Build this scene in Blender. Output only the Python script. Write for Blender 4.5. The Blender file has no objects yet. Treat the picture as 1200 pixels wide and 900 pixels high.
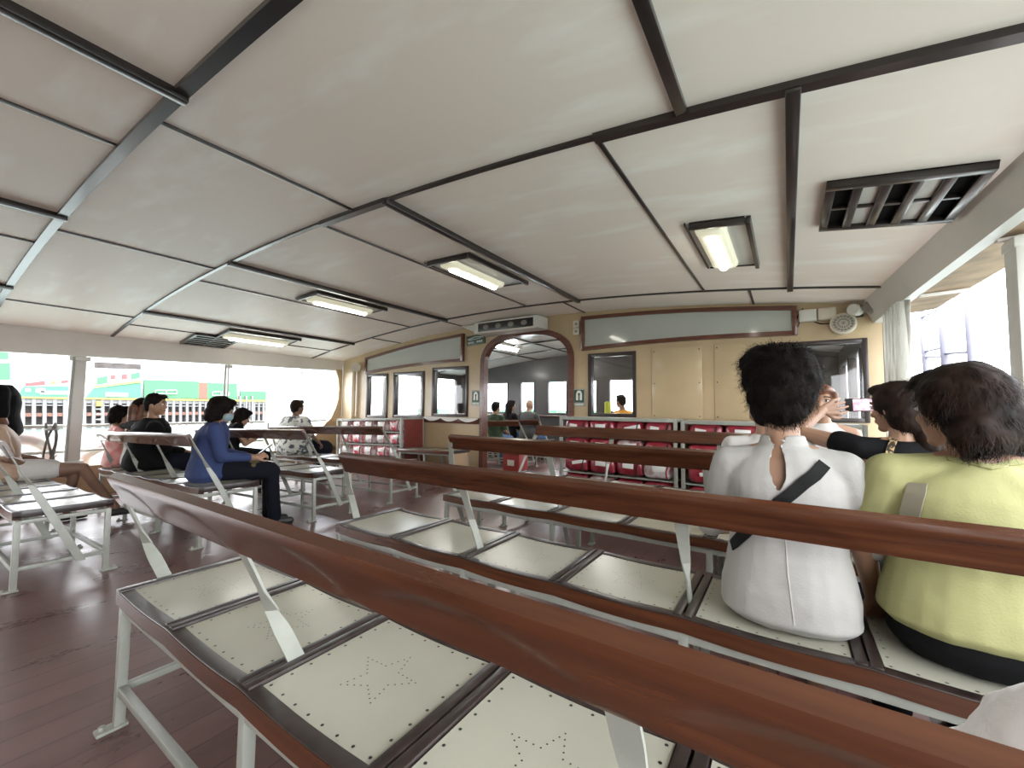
import bpy, bmesh, math, random
import numpy as np
from mathutils import Vector, Matrix, Quaternion
random.seed(7); rng = np.random.default_rng(7)
C = bpy.context.scene.collection
PI = math.pi
R = math.radians
V = Vector

# ------------------------------------------------------------------ camera, sky, exposure
YAW, PIT, ROLL, FPX, EYE = .5853, .0555, -.0115, 488., 1.15
fw = V((-math.sin(YAW)*math.cos(PIT), math.cos(YAW)*math.cos(PIT), math.sin(PIT)))
r0 = V((math.cos(YAW), math.sin(YAW), 0)); u0 = r0.cross(fw)
rt = r0*math.cos(ROLL) - u0*math.sin(ROLL); up = r0*math.sin(ROLL) + u0*math.cos(ROLL)
cam = bpy.data.cameras.new('camera'); cam_o = bpy.data.objects.new('camera', cam); C.objects.link(cam_o)
cam.sensor_width = 36; cam.lens = FPX/1200*36; cam.clip_start = .02; cam.clip_end = 600
cam_o.matrix_world = Matrix(((rt.x, up.x, -fw.x, 0), (rt.y, up.y, -fw.y, 0), (rt.z, up.z, -fw.z, EYE), (0, 0, 0, 1)))
bpy.context.scene.camera = cam_o

w = bpy.data.worlds.new('overcast_sky'); bpy.context.scene.world = w; w.use_nodes = True
nt = w.node_tree; bg = nt.nodes['Background']
tc = nt.nodes.new('ShaderNodeTexCoord'); mp = nt.nodes.new('ShaderNodeMapping'); mp.inputs['Scale'].default_value = (1, 1, 3)
nz = nt.nodes.new('ShaderNodeTexNoise'); nz.inputs['Scale'].default_value = 2.2; nz.inputs['Detail'].default_value = 5
cr = nt.nodes.new('ShaderNodeValToRGB')
cr.color_ramp.elements[0].position = .3; cr.color_ramp.elements[0].color = (.82, .9, 1, 1)
cr.color_ramp.elements[1].position = .62; cr.color_ramp.elements[1].color = (1, 1, 1, 1)
nt.links.new(tc.outputs['Generated'], mp.inputs['Vector']); nt.links.new(mp.outputs['Vector'], nz.inputs['Vector'])
nt.links.new(nz.outputs['Fac'], cr.inputs['Fac']); nt.links.new(cr.outputs['Color'], bg.inputs['Color'])
bg.inputs['Strength'].default_value = 3.4
vs = bpy.context.scene.view_settings
vs.view_transform = 'Standard'; vs.look = 'None'; vs.gamma = 1; vs.use_curve_mapping = False
vs.exposure = 1.62
bpy.context.scene.cycles.max_bounces = 10
bpy.context.scene.cycles.diffuse_bounces = 6
bpy.context.scene.cycles.transparent_max_bounces = 16

# ------------------------------------------------------------------ materials (all procedural)
def mat(name, col, rough=.5, metal=0, coat=0, var=0, vscale=8, stretch=(1, 1, 1), col2=None, bump=0, bscale=40, emit=None, es=0, trans=0, spec=.5, detail=4, lo=.35, hi=.65, rvar=0):
    m = bpy.data.materials.new(name); m.use_nodes = True; t = m.node_tree; b = t.nodes['Principled BSDF']
    b.inputs['Base Color'].default_value = (*col, 1); b.inputs['Roughness'].default_value = rough; b.inputs['Metallic'].default_value = metal
    b.inputs['Coat Weight'].default_value = coat; b.inputs['Coat Roughness'].default_value = .12; b.inputs['Specular IOR Level'].default_value = spec
    if trans: b.inputs['Transmission Weight'].default_value = trans
    if emit: b.inputs['Emission Color'].default_value = (*emit, 1); b.inputs['Emission Strength'].default_value = es
    def noise(sc, st, det):
        tcx = t.nodes.new('ShaderNodeTexCoord'); mpx = t.nodes.new('ShaderNodeMapping'); mpx.inputs['Scale'].default_value = st
        n = t.nodes.new('ShaderNodeTexNoise'); n.inputs['Scale'].default_value = sc; n.inputs['Detail'].default_value = det
        t.links.new(tcx.outputs['Object'], mpx.inputs['Vector']); t.links.new(mpx.outputs['Vector'], n.inputs['Vector']); return n
    if var or col2:
        n = noise(vscale, stretch, detail); rmp = t.nodes.new('ShaderNodeValToRGB')
        a = [c*(1-var) for c in col]; d = col2 if col2 else [min(1, c*(1+var)) for c in col]
        rmp.color_ramp.elements[0].position = lo; rmp.color_ramp.elements[1].position = hi
        rmp.color_ramp.elements[0].color = (*a, 1); rmp.color_ramp.elements[1].color = (*d, 1)
        t.links.new(n.outputs['Fac'], rmp.inputs['Fac']); t.links.new(rmp.outputs['Color'], b.inputs['Base Color'])
        if rvar:
            mr = t.nodes.new('ShaderNodeMapRange'); mr.inputs['To Min'].default_value = max(0, rough-rvar); mr.inputs['To Max'].default_value = rough+rvar
            mr.inputs['From Min'].default_value = .3; mr.inputs['From Max'].default_value = .7
            t.links.new(n.outputs['Fac'], mr.inputs['Value']); t.links.new(mr.outputs['Result'], b.inputs['Roughness'])
    if bump:
        n2 = noise(bscale, stretch, 3); bp = t.nodes.new('ShaderNodeBump'); bp.inputs['Strength'].default_value = bump; bp.inputs['Distance'].default_value = .01
        t.links.new(n2.outputs['Fac'], bp.inputs['Height']); t.links.new(bp.outputs['Normal'], b.inputs['Normal'])
    return m
def glass_mat(name, tint=(1, 1, 1), ior=1.45, haze=0.0, hazecol=(.9, .9, .9)):
    m = bpy.data.materials.new(name); m.use_nodes = True; t = m.node_tree; t.nodes.clear()
    o = t.nodes.new('ShaderNodeOutputMaterial'); tr = t.nodes.new('ShaderNodeBsdfTransparent'); tr.inputs['Color'].default_value = (*tint, 1)
    gl = t.nodes.new('ShaderNodeBsdfGlossy'); gl.inputs['Roughness'].default_value = .02
    lw = t.nodes.new('ShaderNodeLayerWeight'); lw.inputs['Blend'].default_value = .5; pw = t.nodes.new('ShaderNodeMath'); pw.operation = 'POWER'; pw.inputs[1].default_value = 5; t.links.new(lw.outputs['Facing'], pw.inputs[0]); fr = t.nodes.new('ShaderNodeMapRange'); fr.inputs['To Min'].default_value = .03; fr.inputs['To Max'].default_value = .7; t.links.new(pw.outputs[0], fr.inputs['Value']); mx = t.nodes.new('ShaderNodeMixShader')
    t.links.new(fr.outputs[0], mx.inputs['Fac']); t.links.new(tr.outputs[0], mx.inputs[1]); t.links.new(gl.outputs[0], mx.inputs[2])
    last = mx
    if haze:
        df = t.nodes.new('ShaderNodeBsdfTranslucent'); df.inputs['Color'].default_value = (*hazecol, 1); d2 = t.nodes.new('ShaderNodeBsdfDiffuse'); d2.inputs['Color'].default_value = (*hazecol, 1)
        a = t.nodes.new('ShaderNodeAddShader'); t.links.new(df.outputs[0], a.inputs[0]); t.links.new(d2.outputs[0], a.inputs[1])
        tcx = t.nodes.new('ShaderNodeTexCoord'); mpx = t.nodes.new('ShaderNodeMapping'); mpx.inputs['Scale'].default_value = (9, 9, .8)
        n = t.nodes.new('ShaderNodeTexNoise'); n.inputs['Scale'].default_value = 2; t.links.new(tcx.outputs['Object'], mpx.inputs['Vector']); t.links.new(mpx.outputs['Vector'], n.inputs['Vector'])
        mr = t.nodes.new('ShaderNodeMapRange'); mr.inputs['From Min'].default_value = .3; mr.inputs['From Max'].default_value = .7; mr.inputs['To Min'].default_value = haze*.5; mr.inputs['To Max'].default_value = min(1, haze*1.5)
        t.links.new(n.outputs['Fac'], mr.inputs['Value'])
        m3 = t.nodes.new('ShaderNodeMixShader'); t.links.new(mr.outputs[0], m3.inputs['Fac'])
        t.links.new(mx.outputs[0], m3.inputs[1]); t.links.new(df.outputs[0], m3.inputs[2]); last = m3
    t.links.new(last.outputs[0], o.inputs['Surface']); return m
def deck_mat():
    m = mat('deck_paint', (.125, .052, .046), .3, var=.0, coat=.0)
    t = m.node_tree; b = t.nodes['Principled BSDF']
    tcx = t.nodes.new('ShaderNodeTexCoord')
    sep = t.nodes.new('ShaderNodeSeparateXYZ'); t.links.new(tcx.outputs['Object'], sep.inputs[0])
    mul = t.nodes.new('ShaderNodeMath'); mul.operation = 'MULTIPLY'; mul.inputs[1].default_value = 1/.14; t.links.new(sep.outputs['X'], mul.inputs[0])
    fr = t.nodes.new('ShaderNodeMath'); fr.operation = 'FRACT'; t.links.new(mul.outputs[0], fr.inputs[0])
    fl = t.nodes.new('ShaderNodeMath'); fl.operation = 'FLOOR'; t.links.new(mul.outputs[0], fl.inputs[0])
    wn = t.nodes.new('ShaderNodeTexWhiteNoise'); wn.noise_dimensions = '1D'; t.links.new(fl.outputs[0], wn.inputs['W'])
    lt = t.nodes.new('ShaderNodeMath'); lt.operation = 'LESS_THAN'; lt.inputs[1].default_value = .035; t.links.new(fr.outputs[0], lt.inputs[0])
    n = t.nodes.new('ShaderNodeTexNoise'); n.inputs['Scale'].default_value = 2.2; n.inputs['Detail'].default_value = 6; n.inputs['Roughness'].default_value = .7
    mp2 = t.nodes.new('ShaderNodeMapping'); mp2.inputs['Scale'].default_value = (1.6, .6, 1); t.links.new(tcx.outputs['Object'], mp2.inputs[0]); t.links.new(mp2.outputs[0], n.inputs['Vector'])
    rm = t.nodes.new('ShaderNodeValToRGB'); rm.color_ramp.elements[0].color = (.105, .052, .047, 1); rm.color_ramp.elements[1].color = (.195, .105, .095, 1)
    rm.color_ramp.elements[0].position = .3; rm.color_ramp.elements[1].position = .72; t.links.new(n.outputs['Fac'], rm.inputs['Fac'])
    mr0 = t.nodes.new('ShaderNodeMapRange'); mr0.inputs['To Min'].default_value = .92; mr0.inputs['To Max'].default_value = 1.08; t.links.new(wn.outputs['Value'], mr0.inputs['Value'])
    vm = t.nodes.new('ShaderNodeVectorMath'); vm.operation = 'SCALE'; t.links.new(rm.outputs[0], vm.inputs[0]); t.links.new(mr0.outputs[0], vm.inputs['Scale'])
    mx = t.nodes.new('ShaderNodeMixRGB'); mx.inputs[2].default_value = (.07, .036, .034, 1); t.links.new(lt.outputs[0], mx.inputs[0]); t.links.new(vm.outputs[0], mx.inputs[1])
    t.links.new(mx.outputs[0], b.inputs['Base Color'])
    mr = t.nodes.new('ShaderNodeMapRange'); mr.inputs['From Min'].default_value = .3; mr.inputs['From Max'].default_value = .7; mr.inputs['To Min'].default_value = .24; mr.inputs['To Max'].default_value = .38
    t.links.new(n.outputs['Fac'], mr.inputs['Value']); t.links.new(mr.outputs[0], b.inputs['Roughness'])
    bp = t.nodes.new('ShaderNodeBump'); bp.inputs['Strength'].default_value = .07; bp.inputs['Distance'].default_value = .01
    t.nodes.remove(bp)
    return m
M = dict(
 deck=deck_mat(),
 ceil=mat('ceiling_paint', (.87, .775, .70), .45, var=.0, col2=(.95, .91, .86), vscale=2.2, stretch=(.7, 2.2, 1), lo=.52, hi=.74, detail=9, bump=.06, bscale=30),
 ceil2=mat('cabin_ceiling_gloss', (.80, .81, .79), .12, var=.05),
 mould=mat('dark_moulding', (.018, .013, .012), .28, coat=.3),
 mould_dull=mat('dark_moulding_worn', (.03, .024, .022), .4),
 wood=mat('mahogany', (.045, .0145, .0065), .26, coat=.28, col2=(.095, .031, .0125), vscale=3.5, stretch=(.9, 14, 14), lo=.3, hi=.75, detail=6),
 wood_d=mat('mahogany_frame', (.075, .02, .012), .3, coat=.4, col2=(.13, .04, .02), vscale=4, stretch=(1, 8, 8)),
 wood_k=mat('dark_varnish', (.016, .0105, .009), .34, coat=.12, col2=(.032, .021, .018), vscale=9, stretch=(3, 3, 3)),
 panel=mat('cream_enamel', (.39, .38, .31), .24, var=.04, vscale=3, coat=.15, rvar=.03),
 nail=mat('nail_head', (.035, .03, .028), .35, metal=.6),
 steel=mat('white_steel_paint', (.29, .30, .265), .36, var=.07, vscale=14),
 white=mat('white_paint', (.60, .59, .55), .42, var=.03, vscale=5),
 pale=mat('fascia_paint', (.66, .63, .58), .5, var=.04, vscale=3),
 cream=mat('cream_wall_paint', (.47, .355, .215), .33, var=.05, vscale=3, coat=.1),
 cream_l=mat('cream_panel_paint', (.48, .37, .225), .2, var=.03, vscale=4, coat=.3),
 tan=mat('tan_paint', (.36, .24, .14), .5, var=.06, vscale=4),
 brown=mat('brown_canopy', (.30, .20, .12), .7, var=.25, vscale=6),
 winframe=mat('dark_window_frame', (.035, .026, .024), .3),
 lamp_c=mat('cabin_lamp_tube', (.9, .9, .85), .4, emit=(1, .98, .92), es=40),
 cabin=mat('dark_cabin_panel', (.022, .019, .019), .4, coat=.1),
 board=mat('frosted_board', (.42, .435, .40), .07, var=.04, vscale=1.5, coat=.4),
 glass=glass_mat('window_glass'),
 vinyl=glass_mat('clear_vinyl', haze=.62, hazecol=(.55, .53, .48)),
 lamp=mat('lamp_tube', (.9, .9, .8), .4, emit=(1, .97, .84), es=6),
 lampbody=mat('lamp_body', (.72, .69, .55), .4, emit=(1, .95, .7), es=.12),
 black=mat('black_plastic', (.012, .012, .013), .35),
 black_m=mat('black_matte', (.006, .006, .006), .9, spec=.1),
 red=mat('red_jacket', (.20, .008, .02), .35, coat=.7, col2=(.33, .025, .045), vscale=12, bump=.8, bscale=22),
 pinkred=mat('red_jacket_overexposed_plastic', (.55, .05, .09), .25, coat=1, col2=(.85, .70, .70), vscale=11, lo=.42, hi=.62, bump=.8, bscale=18),  # red bleached towards pinkish white: overexposure and plastic wrinkles put into the colour
 whitelab=mat('white_cloth_label', (.72, .72, .70), .5),
 clearbag=mat('plastic_bag', (.62, .60, .60), .18, coat=.8, col2=(.30, .12, .12), vscale=9, bump=.9, bscale=16),
 darkred=mat('dark_red_panel', (.16, .025, .02), .4, var=.1),
 grey=mat('grey_plastic', (.22, .205, .18), .45),
 beige=mat('beige_plastic', (.60, .55, .45), .45),
 sign=mat('dark_green_sign', (.03, .07, .05), .4),
 signw=mat('sign_white', (.7, .72, .66), .5),
 sign2=mat('sign_pale_panel', (.30, .33, .29), .5),
 # outdoors
 sea=mat('harbour_water', (.19, .24, .215), .15, col2=(.29, .35, .325), vscale=.9, stretch=(1, .5, 1), bump=.8, bscale=1.6),
 pgreen=mat('pier_green', (.045, .155, .075), .6), pteal=mat('pier_teal', (.05, .165, .11), .6), pwhite=mat('pier_white', (.62, .64, .64), .6),
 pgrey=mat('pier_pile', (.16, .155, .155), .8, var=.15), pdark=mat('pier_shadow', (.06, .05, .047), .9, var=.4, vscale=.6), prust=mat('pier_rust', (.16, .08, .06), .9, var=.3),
 pyellow=mat('pier_yellow', (.36, .26, .05), .6), pred=mat('pier_red', (.35, .05, .05), .6), porange=mat('pier_orange', (.7, .3, .05), .6),
 bld=mat('far_building', (.42, .47, .52), .6), bldb=mat('far_building_glass', (.18, .38, .52), .25), bldw=mat('far_building_white', (.6, .62, .64), .6),
 mast=mat('mast_paint', (.15, .145, .19), .5), float_w=mat('float_white', (.72, .62, .60), .5), rope=mat('grey_rope', (.12, .11, .10), .8),
 # people
 skin=mat('skin', (.31, .175, .11), .5, var=.05, vscale=14), skin_t=mat('skin_tan', (.19, .105, .07), .5, var=.06, vscale=14),
 hair=mat('black_hair', (.0045, .0032, .0028), .7, col2=(.010, .007, .0055), vscale=30, spec=.08), hair_b=mat('brown_hair', (.007, .004, .003), .65, col2=(.019, .0095, .006), vscale=20, spec=.12),
 hair_o=mat('dyed_brown_hair', (.085, .030, .014), .45, col2=(.15, .06, .028), vscale=20),
 blouse=mat('white_blouse', (.345, .335, .315), .8, bump=.12, bscale=160), yellow=mat('pale_yellow_cotton', (.31, .305, .135), .85, bump=.15, bscale=180),
 greige=mat('greige_cotton', (.25, .23, .17), .85), blacktee=mat('black_cotton', (.0045, .0045, .005), .9, spec=.15, bump=.12, bscale=90), navy=mat('navy_trousers', (.006, .007, .012), .9, spec=.15),
 blue=mat('blue_cardigan', (.022, .038, .115), .85, bump=.2, bscale=120), olive=mat('olive_bag', (.10, .08, .035), .7, var=.2), mask=mat('pale_blue_mask', (.22, .32, .34), .7),
 pink=mat('pink_fabric', (.72, .26, .25), .7, col2=(.8, .5, .46), vscale=14), floral=mat('floral_print', (.05, .055, .07), .8, col2=(.52, .52, .48), vscale=13, lo=.43, hi=.5, detail=3),
 whitecl=mat('white_cloth', (.52, .50, .48), .85, bump=.15, bscale=120), bundle=mat('bright_white_cloth', (.80, .78, .77), .85, bump=.15, bscale=120), tanbag=mat('tan_bag', (.40, .27, .19), .6, var=.08), orange=mat('orange_shirt', (.75, .33, .03), .8), greent=mat('dark_green_shirt', (.02, .045, .02), .8),
 denim=mat('blue_denim', (.06, .12, .24), .8, var=.15), greytee=mat('charcoal_tee', (.035, .037, .04), .8), greyshirt=mat('pale_grey_shirt', (.36, .36, .38), .8),
 leopard=mat('leopard_strap', (.03, .022, .015), .6, col2=(.45, .33, .16), vscale=70, lo=.47, hi=.53, detail=2), strap=mat('black_webbing', (.005, .005, .005), .7, spec=.2, bump=.2, bscale=200),
 phone=mat('phone_case', (.02, .018, .02), .3), screen=mat('phone_screen', (.3, .1, .14), .2, emit=(.85, .42, .5), es=.35, col2=(.85, .6, .66), vscale=40),
 eye_w=mat('eye_white', (.75, .73, .70), .3), eye_k=mat('eye_dark', (.012, .01, .01), .2), lip=mat('lips', (.42, .10, .09), .4), shoe=mat('dark_shoe', (.03, .028, .028), .5), hivis=mat('hi_vis_yellow', (.62, .70, .05), .6),
)

# ------------------------------------------------------------------ mesh helpers
class MB:
    def __init__(s): s.v = []; s.f = []; s.mi = []
    def add(s, vs, fs, mi=0):
        o = len(s.v); s.v += [tuple(p) for p in vs]; s.f += [tuple(i+o for i in f) for f in fs]; s.mi += [mi]*len(fs); return s
    def box(s, c, d, rot=None, mi=0):
        vs = [V((x*d[0]/2, y*d[1]/2, z*d[2]/2)) for x in (-1, 1) for y in (-1, 1) for z in (-1, 1)]
        if rot is not None: vs = [rot @ p for p in vs]
        return s.add([p+V(c) for p in vs], [(0, 1, 3, 2), (4, 6, 7, 5), (0, 4, 5, 1), (2, 3, 7, 6), (0, 2, 6, 4), (1, 5, 7, 3)], mi)
    def bar(s, a, b, w, h, upv=(0, 0, 1), mi=0):
        a = V(a); b = V(b); d = (b-a); L = d.length; d.normalize(); u = V(upv); x = d.cross(u)
        if x.length < 1e-4: x = d.cross(V((0, 1, 0)))
        x.normalize(); u = x.cross(d)
        return s.box((a+b)/2, (w, L, h), Matrix((x, d, u)).transposed(), mi)
    def loft(s, rings, mi=0, cap=True):
        n = len(rings[0]); vs = [p for r in rings for p in r]; fs = []
        for i in range(len(rings)-1):
            for j in range(n):
                a = i*n+j; b = i*n+(j+1) % n; fs.append((a, b, b+n, a+n))
        if cap: fs.append(tuple(reversed(range(n)))); fs.append(tuple((len(rings)-1)*n+j for j in range(n)))
        return s.add(vs, fs, mi)
    def tube(s, pts, r, n=8, mi=0, cap=True):
        pts = [V(p) for p in pts]; rs = r if isinstance(r, (list, tuple)) else [r]*len(pts); rings = []; x = None
        for i, p in enumerate(pts):
            d = (pts[min(i+1, len(pts)-1)]-pts[max(i-1, 0)]).normalized()
            if x is None:
                x = d.cross(V((0, 0, 1)));
                if x.length < .05: x = d.cross(V((0, 1, 0)))
            else: x = x - d*x.dot(d)
            x.normalize(); y = d.cross(x)
            rings.append([p+(x*math.cos(2*PI*k/n)+y*math.sin(2*PI*k/n))*rs[i] for k in range(n)])
        return s.loft(rings, mi, cap)
    def ell(s, c, r, rot=None, n=12, m=8, mi=0):
        c = V(c); vs = []; fs = []
        for i in range(m+1):
            th = PI*i/m
            for j in range(n):
                ph = 2*PI*j/n; p = V((r[0]*math.sin(th)*math.cos(ph), r[1]*math.sin(th)*math.sin(ph), r[2]*math.cos(th)))
                vs.append(c+(rot @ p if rot is not None else p))
        for i in range(m):
            for j in range(n):
                a = i*n+j; b = i*n+(j+1) % n; fs.append((a, a+n, b+n, b))
        return s.add(vs, fs, mi)
    def cap(s, a, ra, b, rb, n=12):          # tapered capsule
        a = V(a); b = V(b); d = b-a; L = max(d.length, 1e-5); d = d/L; pts = []; rr = []
        for t in (-1, -.92, -.7, -.38, 0): pts.append(a+d*ra*t); rr.append(max(ra*math.sqrt(max(0, 1-t*t)), ra*.05))
        for t in (.33, .66): pts.append(a+d*L*t); rr.append(ra+(rb-ra)*t)
        for t in (0, .38, .7, .92, 1): pts.append(b+d*rb*t); rr.append(max(rb*math.sqrt(max(0, 1-t*t)), rb*.05))
        x = d.cross(V((0, 0, 1)));
        if x.length < .05: x = d.cross(V((0, 1, 0)))
        x.normalize(); y = d.cross(x)
        return s.loft([[p+(x*math.cos(2*PI*k/n)+y*math.sin(2*PI*k/n))*q for k in range(n)] for p, q in zip(pts, rr)])
    def prism(s, poly, fn0, fn1, mi=0):      # poly in 2-D, two functions that place its front and back outline
        n = len(poly); vs = [fn0(*p) for p in poly]+[fn1(*p) for p in poly]
        return s.add(vs, [tuple(range(n)), tuple(reversed(range(n, 2*n)))]+[(i, i+n, (i+1) % n+n, (i+1) % n) for i in range(n)], mi)
    def sheet(s, fn, nu, nv, th, nrm=None, mi=0):   # closed slab: fn(u,v)->point, thickness th along nrm(u,v)
        P = [[V(fn(i/nu, j/nv)) for j in range(nv+1)] for i in range(nu+1)]; W = nv+1
        N = [[(V(nrm) if nrm is not None else V((0, 0, 1)))*th for j in range(nv+1)] for i in range(nu+1)]
        vs = [p for r in P for p in r]; k = len(vs); vs += [P[i][j]+N[i][j] for i in range(nu+1) for j in range(nv+1)]; fs = []
        for i in range(nu):
            for j in range(nv):
                a = i*W+j; fs.append((a, a+1, a+W+1, a+W)); fs.append((k+a, k+a+W, k+a+W+1, k+a+1))
        for i in range(nu):
            a = i*W; fs.append((a, a+W, k+a+W, k+a)); a = i*W+nv; fs.append((a, k+a, k+a+W, a+W))
        for j in range(nv):
            a = j; fs.append((a, k+a, k+a+1, a+1)); a = nu*W+j; fs.append((a, a+1, k+a+1, k+a))
        return s.add(vs, fs, mi)
    def data(s, name, mats, bevel=0, smooth=30, fixn=True):
        me = bpy.data.meshes.new(name); me.from_pydata(s.v, [], s.f); me.polygons.foreach_set('material_index', s.mi)
        for m in (mats if isinstance(mats, (list, tuple)) else [mats]): me.materials.append(m)
        bm = bmesh.new(); bm.from_mesh(me)
        if fixn: bmesh.ops.recalc_face_normals(bm, faces=bm.faces)
        if bevel:
            es = [e for e in bm.edges if len(e.link_faces) == 2 and e.calc_face_angle(0) > .6]
            bmesh.ops.bevel(bm, geom=es, offset=bevel, segments=2, affect='EDGES', profile=.5, clamp_overlap=True)
        for f in bm.faces: f.smooth = True
        for e in bm.edges:
            if len(e.link_faces) != 2 or e.calc_face_angle(0) > R(smooth): e.smooth = False
        bm.to_mesh(me); bm.free(); return me
    def build(s, name, mats, parent=None, bevel=0, smooth=30, loc=None):
        return link(name, s.data(name, mats, bevel, smooth), parent, loc)
def link(name, me, parent=None, loc=None):
    o = bpy.data.objects.new(name, me); C.objects.link(o)
    if parent: o.parent = parent
    if loc: o.location = loc
    return o
def tag(o, label, cat, group=None, kind=None):
    if label: o['label'] = label
    if cat: o['category'] = cat
    if group: o['group'] = group
    if kind: o['kind'] = kind
    return o
def thing(name, label, cat, loc=(0, 0, 0), rotz=0, group=None):
    o = bpy.data.objects.new(name, None); C.objects.link(o); o.empty_display_size = .1
    o.location = loc; o.rotation_euler = (0, 0, rotz); return tag(o, label, cat, group)
def struct(o): o['kind'] = 'structure'; return o
def dup(root, loc, rot=(0, 0, 0), label=None, group=None):
    r = root.copy(); C.objects.link(r); r.location = loc; r.rotation_euler = rot
    if label: r['label'] = label
    if group: r['group'] = group
    def rec(src, dst):
        for ch in src.children:
            c = ch.copy(); C.objects.link(c); c.parent = dst; rec(ch, c)
    rec(root, r); return r
def ceil_z(x): return 2.559-.0181*(x+3.3)**2
def deck_z(x): return -.034*max(0, -3.85-x)

# ------------------------------------------------------------------ the deck, ceiling and hull sides
D = 5.6            # the bulkhead between this saloon and the forward cabin
XL, XR = -8.2, .95
def side_r(y): return .93 - max(0, y-2.2)*.062      # the hull draws in towards the bow
mb = MB(); mb.sheet(lambda u, v: (-8.4+u*10, -4.4+v*14.4, deck_z(-8.4+u*10)-.08), 60, 1, .08)
struct(mb.build('floor', M['deck']))
mb = MB(); mb.sheet(lambda u, v: (-8.55+u*9.65, -4.4+v*(D+.04+4.4), ceil_z(-8.55+u*9.65)), 70, 1, .06)
struct(mb.build('ceiling', M['ceil'], smooth=40))
TN = [0]
def trim(mb, m=None, bevel=0, smooth=30):
    TN[0] += 1; return struct(mb.build('trim_%d' % TN[0], m or M['mould'], None, bevel, smooth))
def long_mould(x, y0, y1, w, h):
    trim(MB().box((x, (y0+y1)/2, ceil_z(x)-h/2+.004), (w, y1-y0, h)), bevel=.004)
YA, YB, YC = .66, 1.80, 4.87
def cross_mould(x0, x1, y, w, h, m=None):
    n = max(4, int(abs(x1-x0)/.15)); rings = []
    for i in range(n+1):
        x = x0+(x1-x0)*i/n; z = ceil_z(x)
        rings.append([(x, y-w/2, z+.004), (x, y+w/2, z+.004), (x, y+w/2, z-h), (x, y-w/2, z-h)])
    trim(MB().loft(rings), m, smooth=50)
cross_mould(-8.5, .9, YA, .055, .022)
cross_mould(-8.5, -2.97, YB, .035, .016); cross_mould(-2.97, -2.22, YB, .05, .03); cross_mould(-2.22, -.74, YB, .03, .016); cross_mould(-.74, .9, YB, .05, .028)
cross_mould(-8.45, .75, YC, .03, .016)
for x, w in ((-2.24, .05), (-4.46, .05), (-6.7, .05), (-.1, .05)): long_mould(x, -4.35, YA+.03, w, .045)
for x in (-3.03, -5.25, -7.5, -.8): long_mould(x, -4.35, YA, .022, .016)
for x in (-2.57, -4.81, -7.2): long_mould(x, YA, YB, .024, .016)
long_mould(-.345, YA, YB, .045, .03)
for x in (.04, -2.22, -4.5, -6.85): long_mould(x, YB-.02, YC+.02, .05, .045)
for x in (-.735, -3.0, -5.3, -7.55): long_mould(x, YB, YC, .022, .016)
for x in (-.31, -2.45, -4.62, -6.35): long_mould(x, YC, D, .022, .016)

# fascias along both sides
mb = MB(); n = 24; rings = []
for i in range(n+1):
    y = -4.36+(D+4.36)*i/n; x = side_r(y); zt = ceil_z(x-.02)+.01; zb = 2.09-.012*(y-2.8)
    rings.append([(x-.06, y, zt), (x+.10, y, zt), (x+.10, y, zb), (x+.03, y, zb)])
mb.loft(rings); trim(mb, M['white'], smooth=60)
mb = MB(); rings = []
for i in range(n+1):
    y = -4.36+(D+4.36)*i/n; xa = -8.28; zt = ceil_z(-8.5)+.05; zb = 1.775+.028*(y-.8)
    rings.append([(-8.2, y, ceil_z(-8.2)+.01), (-8.34, y, ceil_z(-8.34)+.01), (-8.34, y, zb), (-8.24, y, zb)])
mb.loft(rings); trim(mb, M['pale'], smooth=60)
# brown canopy board outboard of the right fascia, with its battens
can = thing('side_canopy', 'brown canopy board running under the eave above the right side opening', 'canopy', (1.3, 1.4, 2.2))
mb = MB(); rings = []
for i in range(13):
    y = -4.36+i*.81; x = side_r(y); zb = 2.10-.012*(y-2.8)
    rings.append([(x+.08-1.3, y-1.4, zb-2.2), (x+.42-1.3, y-1.4, zb+.035-2.2), (x+.42-1.3, y-1.4, zb+.065-2.2), (x+.08-1.3, y-1.4, zb+.05-2.2)])
mb.loft(rings).build('board', M['brown'], can, smooth=60)
for y in (.4, 2.2, 3.3, 4.5):
    x = side_r(y); zb = 2.10-.012*(y-2.8)
    MB().bar((x+.10-1.3, y-1.4, zb-2.2-.012), (x+.40-1.3, y-1.4+.05, zb+.02-2.2-.012), .03, .022).build('batten', M['pale'], can, .004)

# the bulkhead astern, behind the photographer
mb = MB(); rings = []
for i in range(41):
    x = -8.3+9.4*i/40; rings.append([(x, -4.42, -.2), (x, -4.36, -.2), (x, -4.36, ceil_z(x)+.02), (x, -4.42, ceil_z(x)+.02)])
struct(mb.loft(rings).build('wall_stern', M['cream'], None, smooth=50))
# low coamings
mb = MB(); mb.box((-8.27, .6, -.02), (.1, 9.9, .56)); w = struct(mb.build('wall_left', M['tan'], None, .01))
mb = MB(); rings = []
for i in range(13):
    y = -4.36+i*.83; x = side_r(y)+.06; rings.append([(x, y, -.05), (x+.1, y, -.05), (x+.1, y, .62), (x, y, .62)])
struct(mb.loft(rings).build('wall_right', M['white'], None))

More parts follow.
